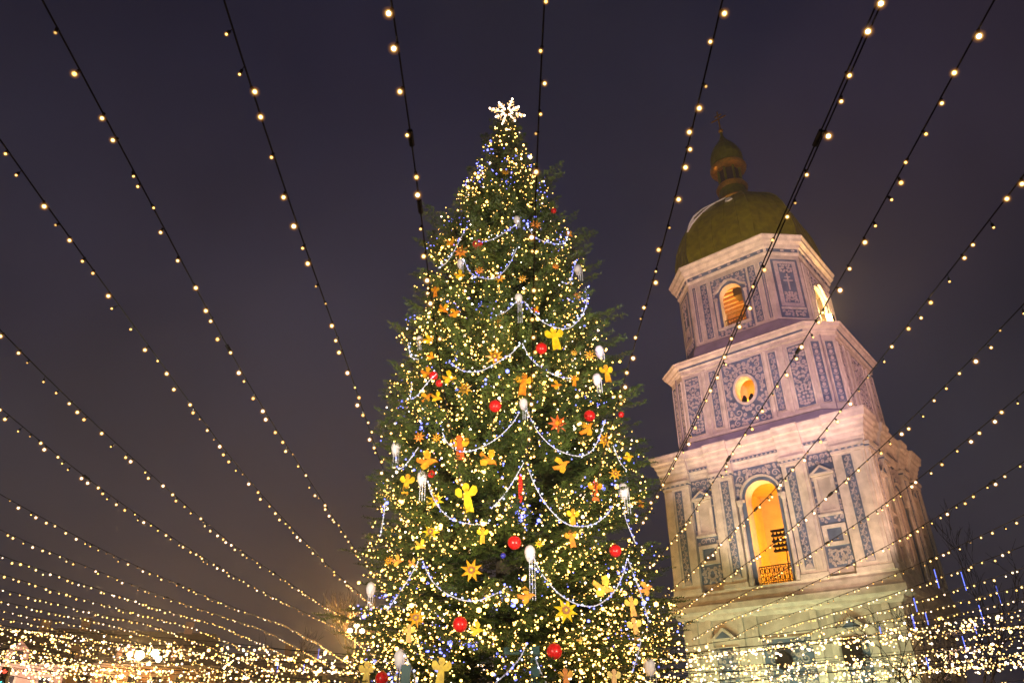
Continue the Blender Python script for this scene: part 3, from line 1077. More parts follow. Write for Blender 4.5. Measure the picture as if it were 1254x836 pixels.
# ================================================================== CHRISTMAS TREE
TX, TY = -0.27, 28.0
PROF = [(0.0, 5.6, 6.2), (3.2, 5.73, 6.43), (4.15, 5.7, 6.36), (5.5, 5.5, 6.1), (6.9, 5.2, 6.05), (8.4, 5.15, 5.85), (10.0, 5.05, 5.7), (11.4, 5.0, 5.4),
        (12.8, 5.1, 5.1), (14.2, 5.0, 5.2), (15.8, 4.75, 4.85), (17.1, 4.6, 4.4), (18.4, 4.4, 4.0), (20.2, 4.15, 3.7), (22.1, 3.8, 3.4), (23.3, 3.2, 2.75),
        (25.4, 2.4, 2.25), (26.9, 1.7, 1.75), (28.9, 1.2, .85), (30.7, .85, .55), (31.4, .3, .25)]
PZ = np.array([p[0] for p in PROF]); PL = np.array([p[1] for p in PROF]); PR = np.array([p[2] for p in PROF])


def tree_R(z, cosx):
    t = (1 + cosx) / 2
    return np.interp(z, PZ, PL) * (1 - t) + np.interp(z, PZ, PR) * t


fir = thing('christmas_tree', (TX, TY, 0), 'towering dark green fir covered in warm lights and ornaments', 'christmas tree')
tk = MB(); tk.tube([(0, 0, 0), (0, 0, 12), (0, 0, 24), (0, 0, 31.3)], [.42, .32, .17, .05], 'bark', 10); tk.build('trunk', fir)


def make_fir():
    # branches
    nb = 1900
    zs = []
    zz = np.linspace(2.4, 31.0, 2000)
    wgt = np.interp(zz, PZ, (PL + PR) / 2) + .5
    cdf = np.cumsum(wgt); cdf /= cdf[-1]
    zt = np.interp((np.arange(nb) + rng.random(nb)) / nb, cdf, zz)
    # towards the viewer's half mostly
    az = np.where(rng.random(nb) < .80, -PI / 2 + (rng.random(nb) * 2 - 1) * math.radians(108), rng.random(nb) * 2 * PI)
    ca, sa = np.cos(az), np.sin(az)
    lenf = 0.78 + 0.22 * rng.random(nb) + np.where(rng.random(nb) < .07, .14, 0)
    R = tree_R(zt, ca) * lenf + .12
    # uneven tiers of branches
    R *= np.interp(zt, [15, 19, 27, 29.5], [1.0, .93, .93, 1.0])
    R *= 1 + .06 * np.sin(zt * 2.6 + 2 * np.sin(az * 2))
    nzv = np.array([mnoise.noise(Vector((math.cos(a) * 2.2, math.sin(a) * 2.2, z * .55))) for a, z in zip(az, zt)])
    R *= 1 + .13 * nzv
    keep = nzv > -.42 + .25 * rng.random(nb)
    zt, az, R, ca, sa = zt[keep], az[keep], R[keep], ca[keep], sa[keep]; nb = len(zt)
    # single long branches that stick out of the outline
    ex = [(475, 483), (490, 420), (497, 440), (515, 272), (520, 300), (508, 345), (478, 520), (470, 492), (465, 600), (455, 660), (450, 710), (440, 760), (505, 375), (527, 290), (570, 232), (560, 255), (605, 155),
          (762, 385), (748, 395), (782, 470), (787, 487), (770, 432), (728, 298), (722, 312), (715, 285), (690, 217), (683, 240), (800, 560), (808, 595), (795, 640), (815, 690), (830, 735), (845, 770), (735, 340), (645, 175), (790, 540)]
    ez, ea, er = [], [], []
    for (x, y) in ex:
        q = at(x, y, TY - .6 * rng.random()) - np.array([TX, TY, 0])
        for k in range(2):
            ez.append(q[2] + .25 * rng.normal()); ea.append(math.atan2(q[1] - 1.2 * rng.random(), q[0])); er.append(math.hypot(q[0], q[1]) * (1 - .04 * k))
    zt = np.concatenate([zt, ez]); az = np.concatenate([az, ea]); R = np.concatenate([R, er]); nb = len(zt)
    ca, sa = np.cos(az), np.sin(az)
    s = np.interp(zt, [2, 10, 20, 28, 31], [.22, .10, -.10, -.45, -1.1])
    T0, nseg = .30, None
    bv, bt_ = [], []
    P_, D_, N_, Ln = [], [], [], []
    tips = []; bid = []
    stems = MB()
    for i in range(nb):
        r = R[i]
        t = np.linspace(.22, 1, 7)
        rad = t * r
        z = zt[i] + (1 - t) * r * s[i] - .35 * np.sin(t * PI) * min(1, r / 5) + .10 * r * np.clip(t - .8, 0, 1)
        pts = np.stack([ca[i] * rad, sa[i] * rad, z], 1)
        stems.tube([tuple(p) for p in pts[::2]], [.035 * min(1, r / 3) + .008, .026 * min(1, r / 3) + .006, .016, .006], 'bark', 3, cap=False)
        # twigs along it
        L = r * .78
        n = max(4, int(L / .17))
        tt = np.linspace(.30, .985, n) + (rng.random(n) - .5) * .02
        px = np.stack([np.interp(tt, t, pts[:, k]) for k in range(3)], 1)
        d = np.stack([np.interp(tt + .05, t, pts[:, k]) - np.interp(tt - .05, t, pts[:, k]) for k in range(3)], 1)
        d[-1] = pts[-1] - pts[-2]
        d /= np.linalg.norm(d, axis=1)[:, None] + 1e-9
        side = np.array([-sa[i], ca[i], 0.0])
        for sg in (-1, 1):
            ang = np.radians(48 + 22 * rng.random(n))
            dir_ = d * np.cos(ang)[:, None] + sg * side[None] * np.sin(ang)[:, None]
            dir_[:, 2] += rng.normal(-.08, .16, n)
            dir_ /= np.linalg.norm(dir_, axis=1)[:, None]
            ln_ = np.clip((.22 + .85 * (1 - tt)) * (0.7 + .5 * rng.random(n)), .16, .85) * min(1, .35 + r / 4)
            P_.append(px); D_.append(dir_); Ln.append(ln_)
            tips.append(px + dir_ * ln_[:, None]); bid += [i] * n
        P_.append(pts[-1:] - d[-1:] * .1); D_.append(d[-1:]); Ln.append(np.array([.34 * min(1, .4 + r / 4)]))
        tips.append(pts[-1:] + d[-1:] * .2); bid.append(i)
    P_ = np.concatenate(P_); D_ = np.concatenate(D_); Ln = np.concatenate(Ln); tips = np.concatenate(tips)
    # needles: four blades per node along each twig
    nn = np.maximum(3, (Ln / .062).astype(int))
    idx = np.repeat(np.arange(len(P_)), nn)
    start = np.cumsum(nn) - nn
    kk = np.arange(len(idx)) - start[idx]
    tpos = (kk + .3) / nn[idx]
    base = P_[idx] + D_[idx] * (tpos * Ln[idx])[:, None]
    base[:, 2] -= (tpos ** 2) * Ln[idx] * .12
    Dn = D_[idx]
    up = np.array([0, 0, 1.0])
    sd_ = np.cross(Dn, up); sd_ /= np.linalg.norm(sd_, axis=1)[:, None] + 1e-9
    u2 = np.cross(sd_, Dn)
    VV = []; 
    for sg in (-1, 1):
        tilt = rng.normal(.15, .35, len(idx))
        nd = Dn * .62 + sd_ * (sg * .72) + u2 * tilt[:, None]
        nd /= np.linalg.norm(nd, axis=1)[:, None]
        ln2 = (.11 + .06 * rng.random(len(idx)))
        tip = base + nd * ln2[:, None]
        wv = Dn * .027 + u2 * rng.normal(0, .008, len(idx))[:, None]
        VV.append(np.stack([base - wv, base + wv, tip], 1))
    V = np.concatenate(VV).reshape(-1, 3)
    T = np.arange(len(V)).reshape(-1, 3)
    o = np_mesh('crown', V, T, ['fir'], None, fir)
    stems.build('branches', fir)
    return tips, np.array(bid), R


TIPS, TIP_BRANCH, BR_LEN = make_fir()

# support frame of painted steel posts inside the lowest branches
fs = MB()
qa = at(655, 791, TY - 5.6) - np.array([TX, TY, 0]); qb = at(498, 814, TY - 5.6) - np.array([TX, TY, 0]); qc = at(617, 791, TY - 5.6) - np.array([TX, TY, 0])
for q in (qa, qb):
    fs.box(q[0] - .13, q[0] + .13, -5.72, -5.48, 0, q[2], 'green')
fs.box(qc[0], qa[0] - .132, -5.68, -5.52, qa[2] - .22, qa[2] - .03, 'green')
fs.box(qb[0] + .132, qa[0] - .132, -5.66, -5.54, 1.2, 1.34, 'green')
sf = fs.build('support_frame'); sf.location = (TX, TY, 0)
tag(sf, 'dark green steel post frame around the foot of the fir', 'frame')


# ---- fairy lights over the fir
def fairy():
    tz = TIPS[:, 2]; rad = np.hypot(TIPS[:, 0], TIPS[:, 1])
    cosx = TIPS[:, 0] / (rad + 1e-6)
    Rr = tree_R(tz, cosx)
    front = TIPS[:, 1] < rad * .25
    lit = rng.random(TIP_BRANCH.max() + 1)
    ok = np.where((rad > Rr * .60) & (rad < np.maximum(Rr * 1.04, Rr - .1)) & front & (tz > 2.4))[0]
    rng.shuffle(ok)
    pick = []
    target = 7200
    for i in ok:
        p = TIPS[i]
        n_ = mnoise.noise(Vector((p[0] * .55, p[1] * .55, p[2] * .55)))
        dens = .68 + 1.1 * n_
        if p[2] < 7: dens += .35
        if p[2] < 5.6: dens += .9
        if p[2] > 24: dens += .35
        facing = -p[1] / (rad[i] + .1)
        if rng.random() < dens * (.25 + 1.5 * lit[TIP_BRANCH[i]] ** 2) * (.40 + .6 * max(0, facing)):
            pick.append(i)
        if len(pick) >= target: break
    P = TIPS[pick].copy()
    rr = np.hypot(P[:, 0], P[:, 1])
    P[:, 0] *= 1 + .08 / (rr + .2); P[:, 1] *= 1 + .08 / (rr + .2)
    n = len(P)
    r = np.exp(rng.normal(math.log(.0235), .48, n)).clip(.010, .09)
    mi = np.zeros(n, int)
    u = rng.random(n)
    mi[u < .25] = 1
    mi[u > .93] = 2
    # blue leds in patches, mostly in the upper crown
    for i in range(n):
        b = mnoise.noise(Vector((P[i, 0] * .8 + 9, P[i, 1] * .8, P[i, 2] * .8)))
        if b > (.12 if P[i, 2] > 21 else .33) and rng.random() < .7:
            mi[i] = 3; r[i] *= .95
    r[np.argsort(-P[:, 2])[:200]] *= 1.25
    root = thing('fairy_lights', (TX, TY, 0), 'dense warm white fairy lights with blue ones wound all over the fir', 'string lights')
    order = np.argsort(-r)
    mats = ['e_small', 'e_gold', 'e_pink', 'e_blue']
    big = order[:100]
    for i in big:
        b = bulbs_mesh('bulb', np.zeros((1, 3)), [r[i]], [mi[i]], mats, root)
        b.location = tuple(P[i])
    rest = order[100:]
    s_ = bulbs_mesh('small_bulbs', P[rest], r[rest], mi[rest], mats, root)
    s_['kind'] = 'stuff'


fairy()


# ---- positions on the crown
def on_tree(x, y, lift=.12):
    r = ray(x, y)
    best = None
    t0 = (TY - 8) / r[1]; t1 = TY / r[1]
    ts = np.linspace(t0, t1 * 1.02, 400)
    for t in ts:
        p = ORG + r * t
        dx, dy = p[0] - TX, p[1] - TY
        rad = math.hypot(dx, dy)
        Rz = float(tree_R(p[2], dx / (rad + 1e-6))) * .97 + lift
        if rad <= Rz:
            return p, t
        if best is None or rad - Rz < best[0]:
            best = (rad - Rz, p, t)
    return best[1], best[2]


def face_rot(p):
    """heading of an ornament that hangs outside the crown and looks outward, half turned to the square"""
    a = math.atan2(p[1] - TY, p[0] - TX)
    b = math.atan2(-p[1], -p[0])
    v = Vector((math.cos(a) * .5 + math.cos(b), math.sin(a) * .5 + math.sin(b)))
    return math.atan2(v.y, v.x) + PI / 2


ROWS = [(31, 'right under the star topper'), (27.5, 'near the tree top'), (24, 'in the top quarter of the tree'), (20.6, 'in the upper third of the tree'), (17.2, 'above mid tree'),
        (14.0, 'at mid tree'), (11.3, 'below mid tree'), (8.6, 'in the lower third of the tree'), (6.4, 'low on the tree'), (4.6, 'at the bottom of the tree')]


def place_words(p):
    row = min(ROWS, key=lambda q: abs(q[0] - p[2]))[1]
    dx = (p[0] - TX) / float(tree_R(p[2], np.sign(p[0] - TX)))
    side = ('far left edge' if dx < -.72 else 'left side' if dx < -.22 else 'centre' if dx < .22 else 'right side' if dx < .72 else 'far right edge')
    return row, side


ORN = []   # (object, stem words, pixel) - labelled together further down


def star_shape(n, r0, r1, a0=PI / 2):
    return [(r0 * math.cos(a0 + PI * k / n), r0 * math.sin(a0 + PI * k / n)) if k % 2 == 0 else (r1 * math.cos(a0 + PI * k / n), r1 * math.sin(a0 + PI * k / n)) for k in range(2 * n)]


idf = lambda u, w_, z: (u, -w_, z)


def orn_star(root, R, mats, spin, n=8):
    mb = MB()
    pts = star_shape(n, R, R * .46, PI / 2 + spin)
    c = (0, 0, 0)
    vs = [idf(p[0], .0, p[1]) for p in pts] + [idf(0, R * .2, 0), idf(0, -R * .2, 0)]
    k = 2 * n
    fs_ = []
    for i in range(k):
        fs_.append((i, (i + 1) % k, k)); fs_.append(((i + 1) % k, i, k + 1))
    mb.add(vs, fs_, mats[0])
    mb.build('points', root)
    m = MB(); m.prism([(R * .3 * math.cos(2 * PI * q / 14), R * .3 * math.sin(2 * PI * q / 14)) for q in range(14)], R * .05, R * .22, mats[1], idf)
    co = m.build('centre', root)
    m = MB(); m.ball(idf(0, R * .22, 0), R * .13, mats[2], 8, 5); m.build('button', co)


def orn_angel(root, H, mats, spin):
    R = Matrix.Rotation(spin, 3, 'Y')
    fr = lambda u, w_, z: tuple(R @ Vector((u, -w_, z)))
    h = H / 2
    m = MB(); m.prism([(-.16 * H, -h), (0, -h * .92), (.16 * H, -h), (.13 * H, -.1 * H), (.07 * H, .22 * H), (-.07 * H, .22 * H), (-.13 * H, -.1 * H)], -.04 * H, .04 * H, mats[0], fr); m.build('body', root)
    m = MB(); m.prism(oval(0, .34 * H, .12 * H, .13 * H, 12), -.045 * H, .05 * H, mats[0], fr); m.build('head', root)
    for s in (-1, 1):
        m = MB(); q = [(s * .06 * H, .02 * H), (s * .08 * H, .20 * H), (s * .22 * H, .36 * H), (s * .34 * H, .32 * H), (s * .36 * H, .16 * H), (s * .26 * H, .04 * H)]
        m.prism(q, -.02 * H, .025 * H, mats[1], fr); m.build('wing', root)


def orn_bird(root, S, mats, spin):
    R = Matrix.Rotation(spin, 3, 'Y')
    fr = lambda u, w_, z: tuple(R @ Vector((u, -w_, z)))
    m = MB(); m.prism([(-.5 * S, -.06 * S), (-.2 * S, -.16 * S), (.16 * S, -.14 * S), (.34 * S, .02 * S), (.5 * S, .04 * S), (.36 * S, .14 * S), (.2 * S, .16 * S), (-.1 * S, .06 * S), (-.52 * S, .12 * S)], -.05 * S, .05 * S, mats[0], fr); m.build('body', root)
    for s, zz in ((1, .05), (-1, -.05)):
        m = MB(); m.prism([(.12 * S, zz * S + .05 * S * s), (-.12 * S, zz * S + .06 * S * s), (-.28 * S, .34 * S * s + .06 * S), (-.1 * S, .50 * S * s + .05 * S), (.10 * S, .34 * S * s + .04 * S)], -.02 * S + .07 * S, .03 * S + .07 * S, mats[1], fr); m.build('wing', root)


def orn_ball(root, R, mats, spin):
    m = MB(); m.ball((0, 0, 0), R, mats[0], 20, 12); m.build('bauble', root, smooth=True)
    m = MB(); m.lathe([(R * .22, R * .93), (R * .22, R * 1.12), (R * .1, R * 1.16)], 'goldb', sides=8); m.build('cap', root)


def orn_drop(root, H, mats, spin, tassel=1.2):
    m = MB(); m.lathe([(.02 * H, -.5 * H), (.16 * H, -.38 * H), (.26 * H, -.16 * H), (.31 * H, .1 * H), (.27 * H, .3 * H), (.16 * H, .44 * H), (.04 * H, .5 * H)], 'pearl', sides=12); m.build('shell', root, smooth=True)
    for q in (-1, 0, 1):
        m = MB(); x = q * .14 * H + .1 * H
        n = int(8 * tassel) + 3
        for k in range(n):
            m.ball((x * (1 + .1 * k / n), -.2 * H, -.1 * H - k * H * tassel / n), .036 * H, 'bead', 6, 4)
        m.tube([(x, -.2 * H, 0), (x * 1.1, -.2 * H, -.1 * H - tassel * H)], .012 * H, 'bead', 4)
        m.build('bead_tassel', root)


def orn_icicle(root, H, mats, spin):
    m = MB(); m.lathe([(.02 * H, -.5 * H), (.06 * H, -.42 * H), (.075 * H, -.1 * H), (.07 * H, .3 * H), (.05 * H, .46 * H), (.02 * H, .5 * H)], mats[0], sides=8); m.build('rod', root)
    m = MB()
    for q in range(9): m.lathe([(.05 * H, -.36 * H + q * .09 * H), (.09 * H, -.34 * H + q * .09 * H), (.05 * H, -.32 * H + q * .09 * H)], mats[1], sides=8)
    m.build('collar', root)


ST = {'o': ('orange', ('orange', 'brown', 'amber')), 'a': ('amber', ('amber', 'brown', 'yellow')), 'y': ('yellow', ('yellow', 'brown', 'yellow')), 'r': ('red orange', ('rust', 'orange', 'amber'))}
TABLE = [
 # stars: x, y, radius px
 ('star', 564.5, 308, 11, 'o'), ('star', 611.5, 340, 8.5, 'a'), ('star', 587, 331, 7, 'o'), ('star', 656, 275, 8, 'o'), ('star', 619, 211, 6, 'a'),
 ('star', 606, 437, 13, 'a'), ('star', 569, 476, 10.5, 'a'), ('star', 683, 518.5, 13, 'r'), ('star', 533.5, 612, 11.5, 'y'), ('star', 527.5, 651, 12, 'y'),
 ('star', 577.5, 698, 15, 'a'), ('star', 693, 747, 16.5, 'y'), ('star', 722.5, 435, 8, 'a'), ('star', 509.5, 756, 13, 'a'), ('star', 741, 539, 11, 'a'),
 ('star', 753.5, 580, 9, 'a'), ('star', 534.5, 536, 7, 'a'), ('star', 513, 535, 8, 'o'), ('star', 680, 326, 6, 'o'), ('star', 640, 341, 6.5, 'a'),
 ('star', 703, 432, 5, 'a'), ('star', 707, 362, 5.5, 'o'), ('star', 660, 666, 6, 'y'), ('star', 476, 686, 7, 'a'),
 # angels: x, y, height px
 ('angel', 679.5, 414, 32, 'y'), ('angel', 572, 609, 38, 'y'), ('angel', 563, 548, 33, 'r'), ('angel', 641, 470, 30, 'o'), ('angel', 743, 457, 24, 'a'),
 ('angel', 729, 600, 26, 'r'), ('angel', 701.5, 633, 22, 'a'), ('angel', 611, 393, 17, 'o'), ('angel', 591, 655, 20, 'a'), ('angel', 700, 659, 22, 'o'),
 ('angel', 778, 769, 26, 'a'), ('angel', 774, 742, 24, 'a'), ('angel', 540, 822, 34, 'y'), ('angel', 449, 824, 28, 'y'), ('angel', 693, 831, 26, 'o'),
 ('angel', 752, 831, 24, 'a'), ('angel', 501, 775, 22, 'a'), ('angel', 533, 357, 15, 'o'), ('angel', 498, 592, 26, 'a'), ('angel', 703.5, 466, 15, 'o'),
 # birds: x, y, span px
 ('bird', 523.5, 565, 24, 'o'), ('bird', 598, 563, 23, 'o'), ('bird', 688, 570, 20, 'o'), ('bird', 719, 525, 20, 'o'), ('bird', 739, 720, 26, 'a'), ('bird', 645, 730, 20, 'o'),
 ('bird', 584, 771, 17, 'y'), ('bird', 487, 687, 14, 'o'), ('bird', 791, 721, 17, 'o'), ('bird', 550, 463, 17, 'a'), ('bird', 682, 472, 12, 'o'),
 ('bird', 552, 298, 12, 'o'), ('bird', 563, 337, 13, 'a'), ('bird', 523, 457, 15, 'o'), ('bird', 543, 379, 14, 'o'), ('bird', 557, 384, 13, 'o'), ('bird', 528, 437, 11, 'o'),
 ('bird', 525, 416, 12, 'a'), ('bird', 523, 487, 14, 'o'), ('bird', 535, 487, 14, 'a'), ('bird', 786, 617, 10, 'r'), ('bird', 515, 668, 14, 'a'), ('bird', 711, 783, 10, 'a'),
 ('bird', 656, 380, 10, 'r'), ('bird', 505, 690, 11, 'o'), ('bird', 770, 560, 12, 'a'), ('bird', 697, 287, 9, 'o'),
 # red baubles: x, y, radius px
 ('ball', 585, 299, 6.8, 'R'), ('ball', 606.5, 497, 8, 'R'), ('ball', 663, 426.5, 7.6, 'R'), ('ball', 630, 664, 8.8, 'R'), ('ball', 753.5, 674, 8, 'R'), ('ball', 563.5, 764, 9.6, 'R'),
 ('ball', 679, 797, 10, 'R'), ('ball', 722, 509, 7.4, 'R'), ('ball', 678, 258, 3.6, 'R'), ('ball', 531, 460, 6, 'R'), ('ball', 528, 580, 5, 'R'), ('ball', 760.5, 507.5, 4, 'R'), ('ball', 467.5, 830, 8.5, 'R'),
 ('ball', 616, 680, 3.6, 'B'), ('ball', 538, 469, 5, 'R'),
 # pale drops: x, y, height px, tassel
 ('drop', 633, 270, 13, .9), ('drop', 564, 323, 14, .9), ('drop', 708, 331, 15, 1.0), ('drop', 635, 366, 15, 2.2), ('drop', 513.5, 417, 13, 1.0), ('drop', 641, 495, 16, 1.2), ('drop', 485, 550, 19, 1.2),
 ('drop', 517, 586, 20, 1.3), ('drop', 763.5, 602, 21, 1.2), ('drop', 649, 678, 21, 2.4), ('drop', 454, 722, 18, 1.2), ('drop', 489.5, 807, 23, 1.8), ('drop', 795, 817, 23, 1.3), ('drop', 731, 465, 17, 1.0), ('drop', 734, 431, 17, .6),
 ('icicle', 637.3, 597.5, 38, 'R'),
]
NAMES = {'star': ('star_ornament', 'eight pointed star'), 'angel': ('angel_ornament', 'flat angel figure'), 'bird': ('bird_ornament', 'flat bird cut-out'),
         'ball': ('bauble', 'round bauble'), 'drop': ('drop_ornament', 'pale drop ornament with bead tassels'), 'icicle': ('icicle_ornament', 'long red rod ornament')}
CATS = {'star': 'star ornament', 'angel': 'angel ornament', 'bird': 'bird ornament', 'ball': 'bauble', 'drop': 'drop ornament', 'icicle': 'icicle ornament'}
GRP = {'star': 'star ornaments on the fir', 'angel': 'angel ornaments on the fir', 'bird': 'bird ornaments on the fir', 'ball': 'baubles on the fir', 'drop': 'drop ornaments on the fir'}
for row in TABLE:
    kind, x, y, sz = row[:4]
    p, t = on_tree(x, y, .14)
    depth = float(np.dot(p - ORG, FWD))
    S = sz * depth / F_PX * (.88 if kind in ('star', 'angel', 'bird') else .95)
    root = thing(NAMES[kind][0], tuple(p), None, CATS[kind], face_rot(p), GRP.get(kind))
    spin = random.uniform(-.35, .35)
    if kind == 'star':
        orn_star(root, S * 1.1, ST[row[4]][1], spin); words = ST[row[4]][0] + ' eight pointed star'
    elif kind == 'angel':
        orn_angel(root, S * 1.15, ST[row[4]][1][0::2], spin * .6); words = ST[row[4]][0] + ' flat angel figure'
    elif kind == 'bird':
        orn_bird(root, S * 1.25, ST[row[4]][1][0::2], random.uniform(-.9, .9)); words = ST[row[4]][0] + ' flat bird cut-out'
    elif kind == 'ball':
        orn_ball(root, S, ('red' if row[4] == 'R' else 'bluebauble',), 0); words = ('red' if row[4] == 'R' else 'small dark blue') + ' round bauble'
    elif kind == 'drop':
        orn_drop(root, S * 1.1, None, 0, row[4]); words = 'pale drop with bead tassels'
    else:
        orn_icicle(root, S, ('red', 'rust'), 0); words = 'long red rod ornament'
    ORN.append((root, words, p))
# labels: look + where on the tree, counted out where two would read alike
buckets = {}
for root, words, p in ORN:
    r_, s_ = place_words(p)
    buckets.setdefault((words, r_, s_), []).append((root, p))
for (words, r_, s_), items in buckets.items():
    base = f'{words}, {r_}, {s_}'
    if len(items) == 1:
        items[0][0]['label'] = base
    else:
        items.sort(key=lambda q: q[1][0])
        names = {2: ('leftmost of two', 'rightmost of two'), 3: ('leftmost of three', 'middle of three', 'rightmost of three')}.get(len(items)) or [f'{k + 1} of {len(items)} from the left' for k in range(len(items))]
        for (o, p), nme in zip(items, names):
            o['label'] = base + ', ' + nme

# ---- bead garlands
SW = [
 [(633, 274), (618, 285), (600, 294), (578, 297)], [(648, 281), (656, 291), (672, 297), (690, 298), (697, 285)], [(568, 318), (574, 331), (583, 338), (605, 341), (622, 326), (633, 304)],
 [(570, 280), (560, 300), (548, 320), (537, 328)], [(631, 371), (620, 381), (611, 385), (602, 391)], [(643, 370), (655, 385), (672, 398), (695, 402), (711, 389), (718, 372), (717, 352)],
 [(637, 421), (627, 432), (612, 442), (588, 454), (568, 454), (550, 444)], [(640, 421), (650, 439), (668, 453), (684, 461), (698, 463)], [(636, 505), (625, 521), (605, 539), (580, 551), (562, 552), (548, 542), (542, 530)],
 [(646, 505), (660, 530), (680, 549), (706, 558), (722, 554), (733, 538), (741, 514)], [(641, 567), (629, 588), (617, 606), (602, 622)], [(646, 572), (657, 598), (674, 624), (696, 642), (722, 643), (740, 633), (750, 620)],
 [(519, 690), (528, 709), (543, 724), (565, 734), (585, 735), (606, 727), (621, 718)], [(653, 682), (665, 704), (684, 726), (706, 739), (730, 741), (752, 724), (763, 702), (768, 684)], [(769, 684), (777, 706), (786, 730), (794, 760)],
 [(512, 688), (498, 712), (486, 730), (474, 747)], [(497, 803), (503, 816), (512, 838)], [(486, 822), (477, 840)], [(644, 790), (636, 806), (622, 822), (604, 838)], [(656, 806), (662, 822), (671, 840)],
 [(751, 546), (759, 565), (767, 575)], [(485, 560), (488, 574), (499, 566), (512, 548)], [(504, 472), (503, 488), (512, 483), (522, 470), (534, 458)], [(524, 590), (529, 606), (540, 624), (556, 637), (574, 641)],
 [(472, 612), (470, 630), (466, 655)], [(763, 622), (768, 640), (778, 664)], [(785, 784), (780, 805), (774, 822)], [(706, 318), (698, 345), (690, 346)], [(598, 640), (584, 642), (574, 641)], [(500, 420), (503, 436), (512, 440)],
]
sw_items = []
for pl in SW:
    pts = [on_tree(x, y, .30)[0] for x, y in pl]
    path = catmull(pts, 10)
    o0 = pts[0]
    root = thing('bead_garland', tuple(o0), None, 'bead garland', 0, 'white bead garlands on the fir')
    P = np.array(path) - o0
    seg = np.concatenate([[0], np.cumsum(np.linalg.norm(np.diff(P, axis=0), axis=1))])
    Lg = seg[-1]
    n = max(4, int(Lg / .11))
    tt = np.linspace(0, Lg, n)
    Q = np.stack([np.interp(tt, seg, P[:, k]) for k in range(3)], 1)
    st = MB(); st.tube([tuple(p) for p in P], .014, 'bead', 4)
    for q in Q: st.ball(tuple(q), .027, 'bead', 6, 4)
    n2 = max(3, int(Lg / .17))
    tt = np.linspace(0, Lg, n2)
    Q = np.stack([np.interp(tt, seg, P[:, k]) for k in range(3)], 1) + rng.normal(0, .05, (n2, 3)) + np.array([0, -.07, 0])
    mi = (rng.random(n2) < .5).astype(int)
    for q, k in zip(Q, mi): st.ball(tuple(q), float(rng.uniform(.016, .034)), ('e_cool', 'e_blue')[k], 6, 4)
    st.build('strand', root)
    sw_items.append((root, np.mean(pts, axis=0), Lg))
bk = {}
for root, c, Lg in sw_items:
    r_, s_ = place_words(c)
    bk.setdefault((r_, s_, 'long' if Lg > 2.2 else 'short'), []).append((root, c))
for (r_, s_, l_), items in bk.items():
    items.sort(key=lambda q: q[1][0])
    for k, (o, c) in enumerate(items):
        ex = '' if len(items) == 1 else (', leftmost' if k == 0 else ', rightmost' if k == len(items) - 1 else f', number {k + 1} from the left')
        o['label'] = f'{l_} white bead garland, {r_}, {s_}{ex}'

# ---- snowflake topper
p = at(621, 138, TY - .3)
top = thing('star_topper', tuple(p), 'glowing eight armed snowflake star on the very tip of the fir', 'tree topper')
R0 = .98
lens_ = [1.05, .85, 1.0, .72, .95, .8, 1.0, .75]
for k in range(8):
    a = PI / 2 + k * PI / 4 - .28 + (.05 if k % 2 else 0)
    L_ = R0 * lens_[k]
    m = MB()
    d = Vector((math.cos(a), 0, math.sin(a))); s = Vector((-math.sin(a), 0, math.cos(a)))
    m.tube([tuple(d * .08), tuple(d * L_)], [.05, .03], 'e_star', 6)
    for f, bl in ((.5, .26), (.74, .18)):
        for sg in (-1, 1):
            m.tube([tuple(d * L_ * f), tuple(d * (L_ * f + bl * .7) + s * sg * bl * .7)], .03, 'e_star', 5)
    for q in range(4):
        m.ball(tuple(d * L_ * (.3 + q * .23) + Vector((0, -.05, 0))), .055, 'e_pink', 6, 4)
    m.build('arm', top)
m = MB()
m.tube([(0, .1, 0), (0, .1, -1.0)], .04, 'lamp_steel', 6); m.build('mount', top)
m = MB(); m.prism([(.17 * math.cos(2 * PI * q / 12), .17 * math.sin(2 * PI * q / 12)) for q in range(12)], -.03, .05, 'goldb', idf); m.build('hub', top)

# ================================================================== OVERHEAD LIGHT STRINGS
HM = 6.0


def h_rel(t):
    return 1 + np.where(t < 4.7, .0205, .0065) * (np.minimum(t, 8.2) - 4.7) ** 2 - .011 * np.clip(t - 8.2, 0, 9) ** 1.6


def bulb_proto(r, mname, drop):
    """one festoon bulb on its lead, hung from the origin: dark socket, glowing core and nested painted halo shells"""
    m = MB()
    m.tube([(0, 0, 0), (0, 0, -drop)], .007, 'wire', 4)
    m.lathe([(.012, -drop - .03), (.022, -drop - .02), (.022, -drop + .03), (.01, -drop + .04)], 'wire', sides=6)
    c = (0, 0, -drop - .02 - r)
    m.ball(c, r * .62, mname, 8, 6)
    m.ball(c, r * .95, 'halo_in', 12, 8)  # shells from here outward paint the soft halo around the core
    m.ball(c, r * 1.15, 'halo_mid', 12, 8)
    m.ball(c, r * 1.4, 'halo_out', 14, 9)
    m.ball(c, r * 1.7, 'halo_out', 14, 9)
    o = m.build('bulb')
    me = o.data
    bpy.data.objects.remove(o)
    return me


PROTO_BIG = [bulb_proto(.042, 'e_warm', .02), bulb_proto(.047, 'e_pink', .03), bulb_proto(.037, 'e_gold', .05), bulb_proto(.034, 'e_warm', .01), bulb_proto(.040, 'e_warm', .06)]
PROTO_SML = [bulb_proto(.023, 'e_small', .05), bulb_proto(.020, 'e_small', .10), bulb_proto(.026, 'e_gold', .02), bulb_proto(.030, 'e_warm', .06), bulb_proto(.018, 'e_dim', .03)]

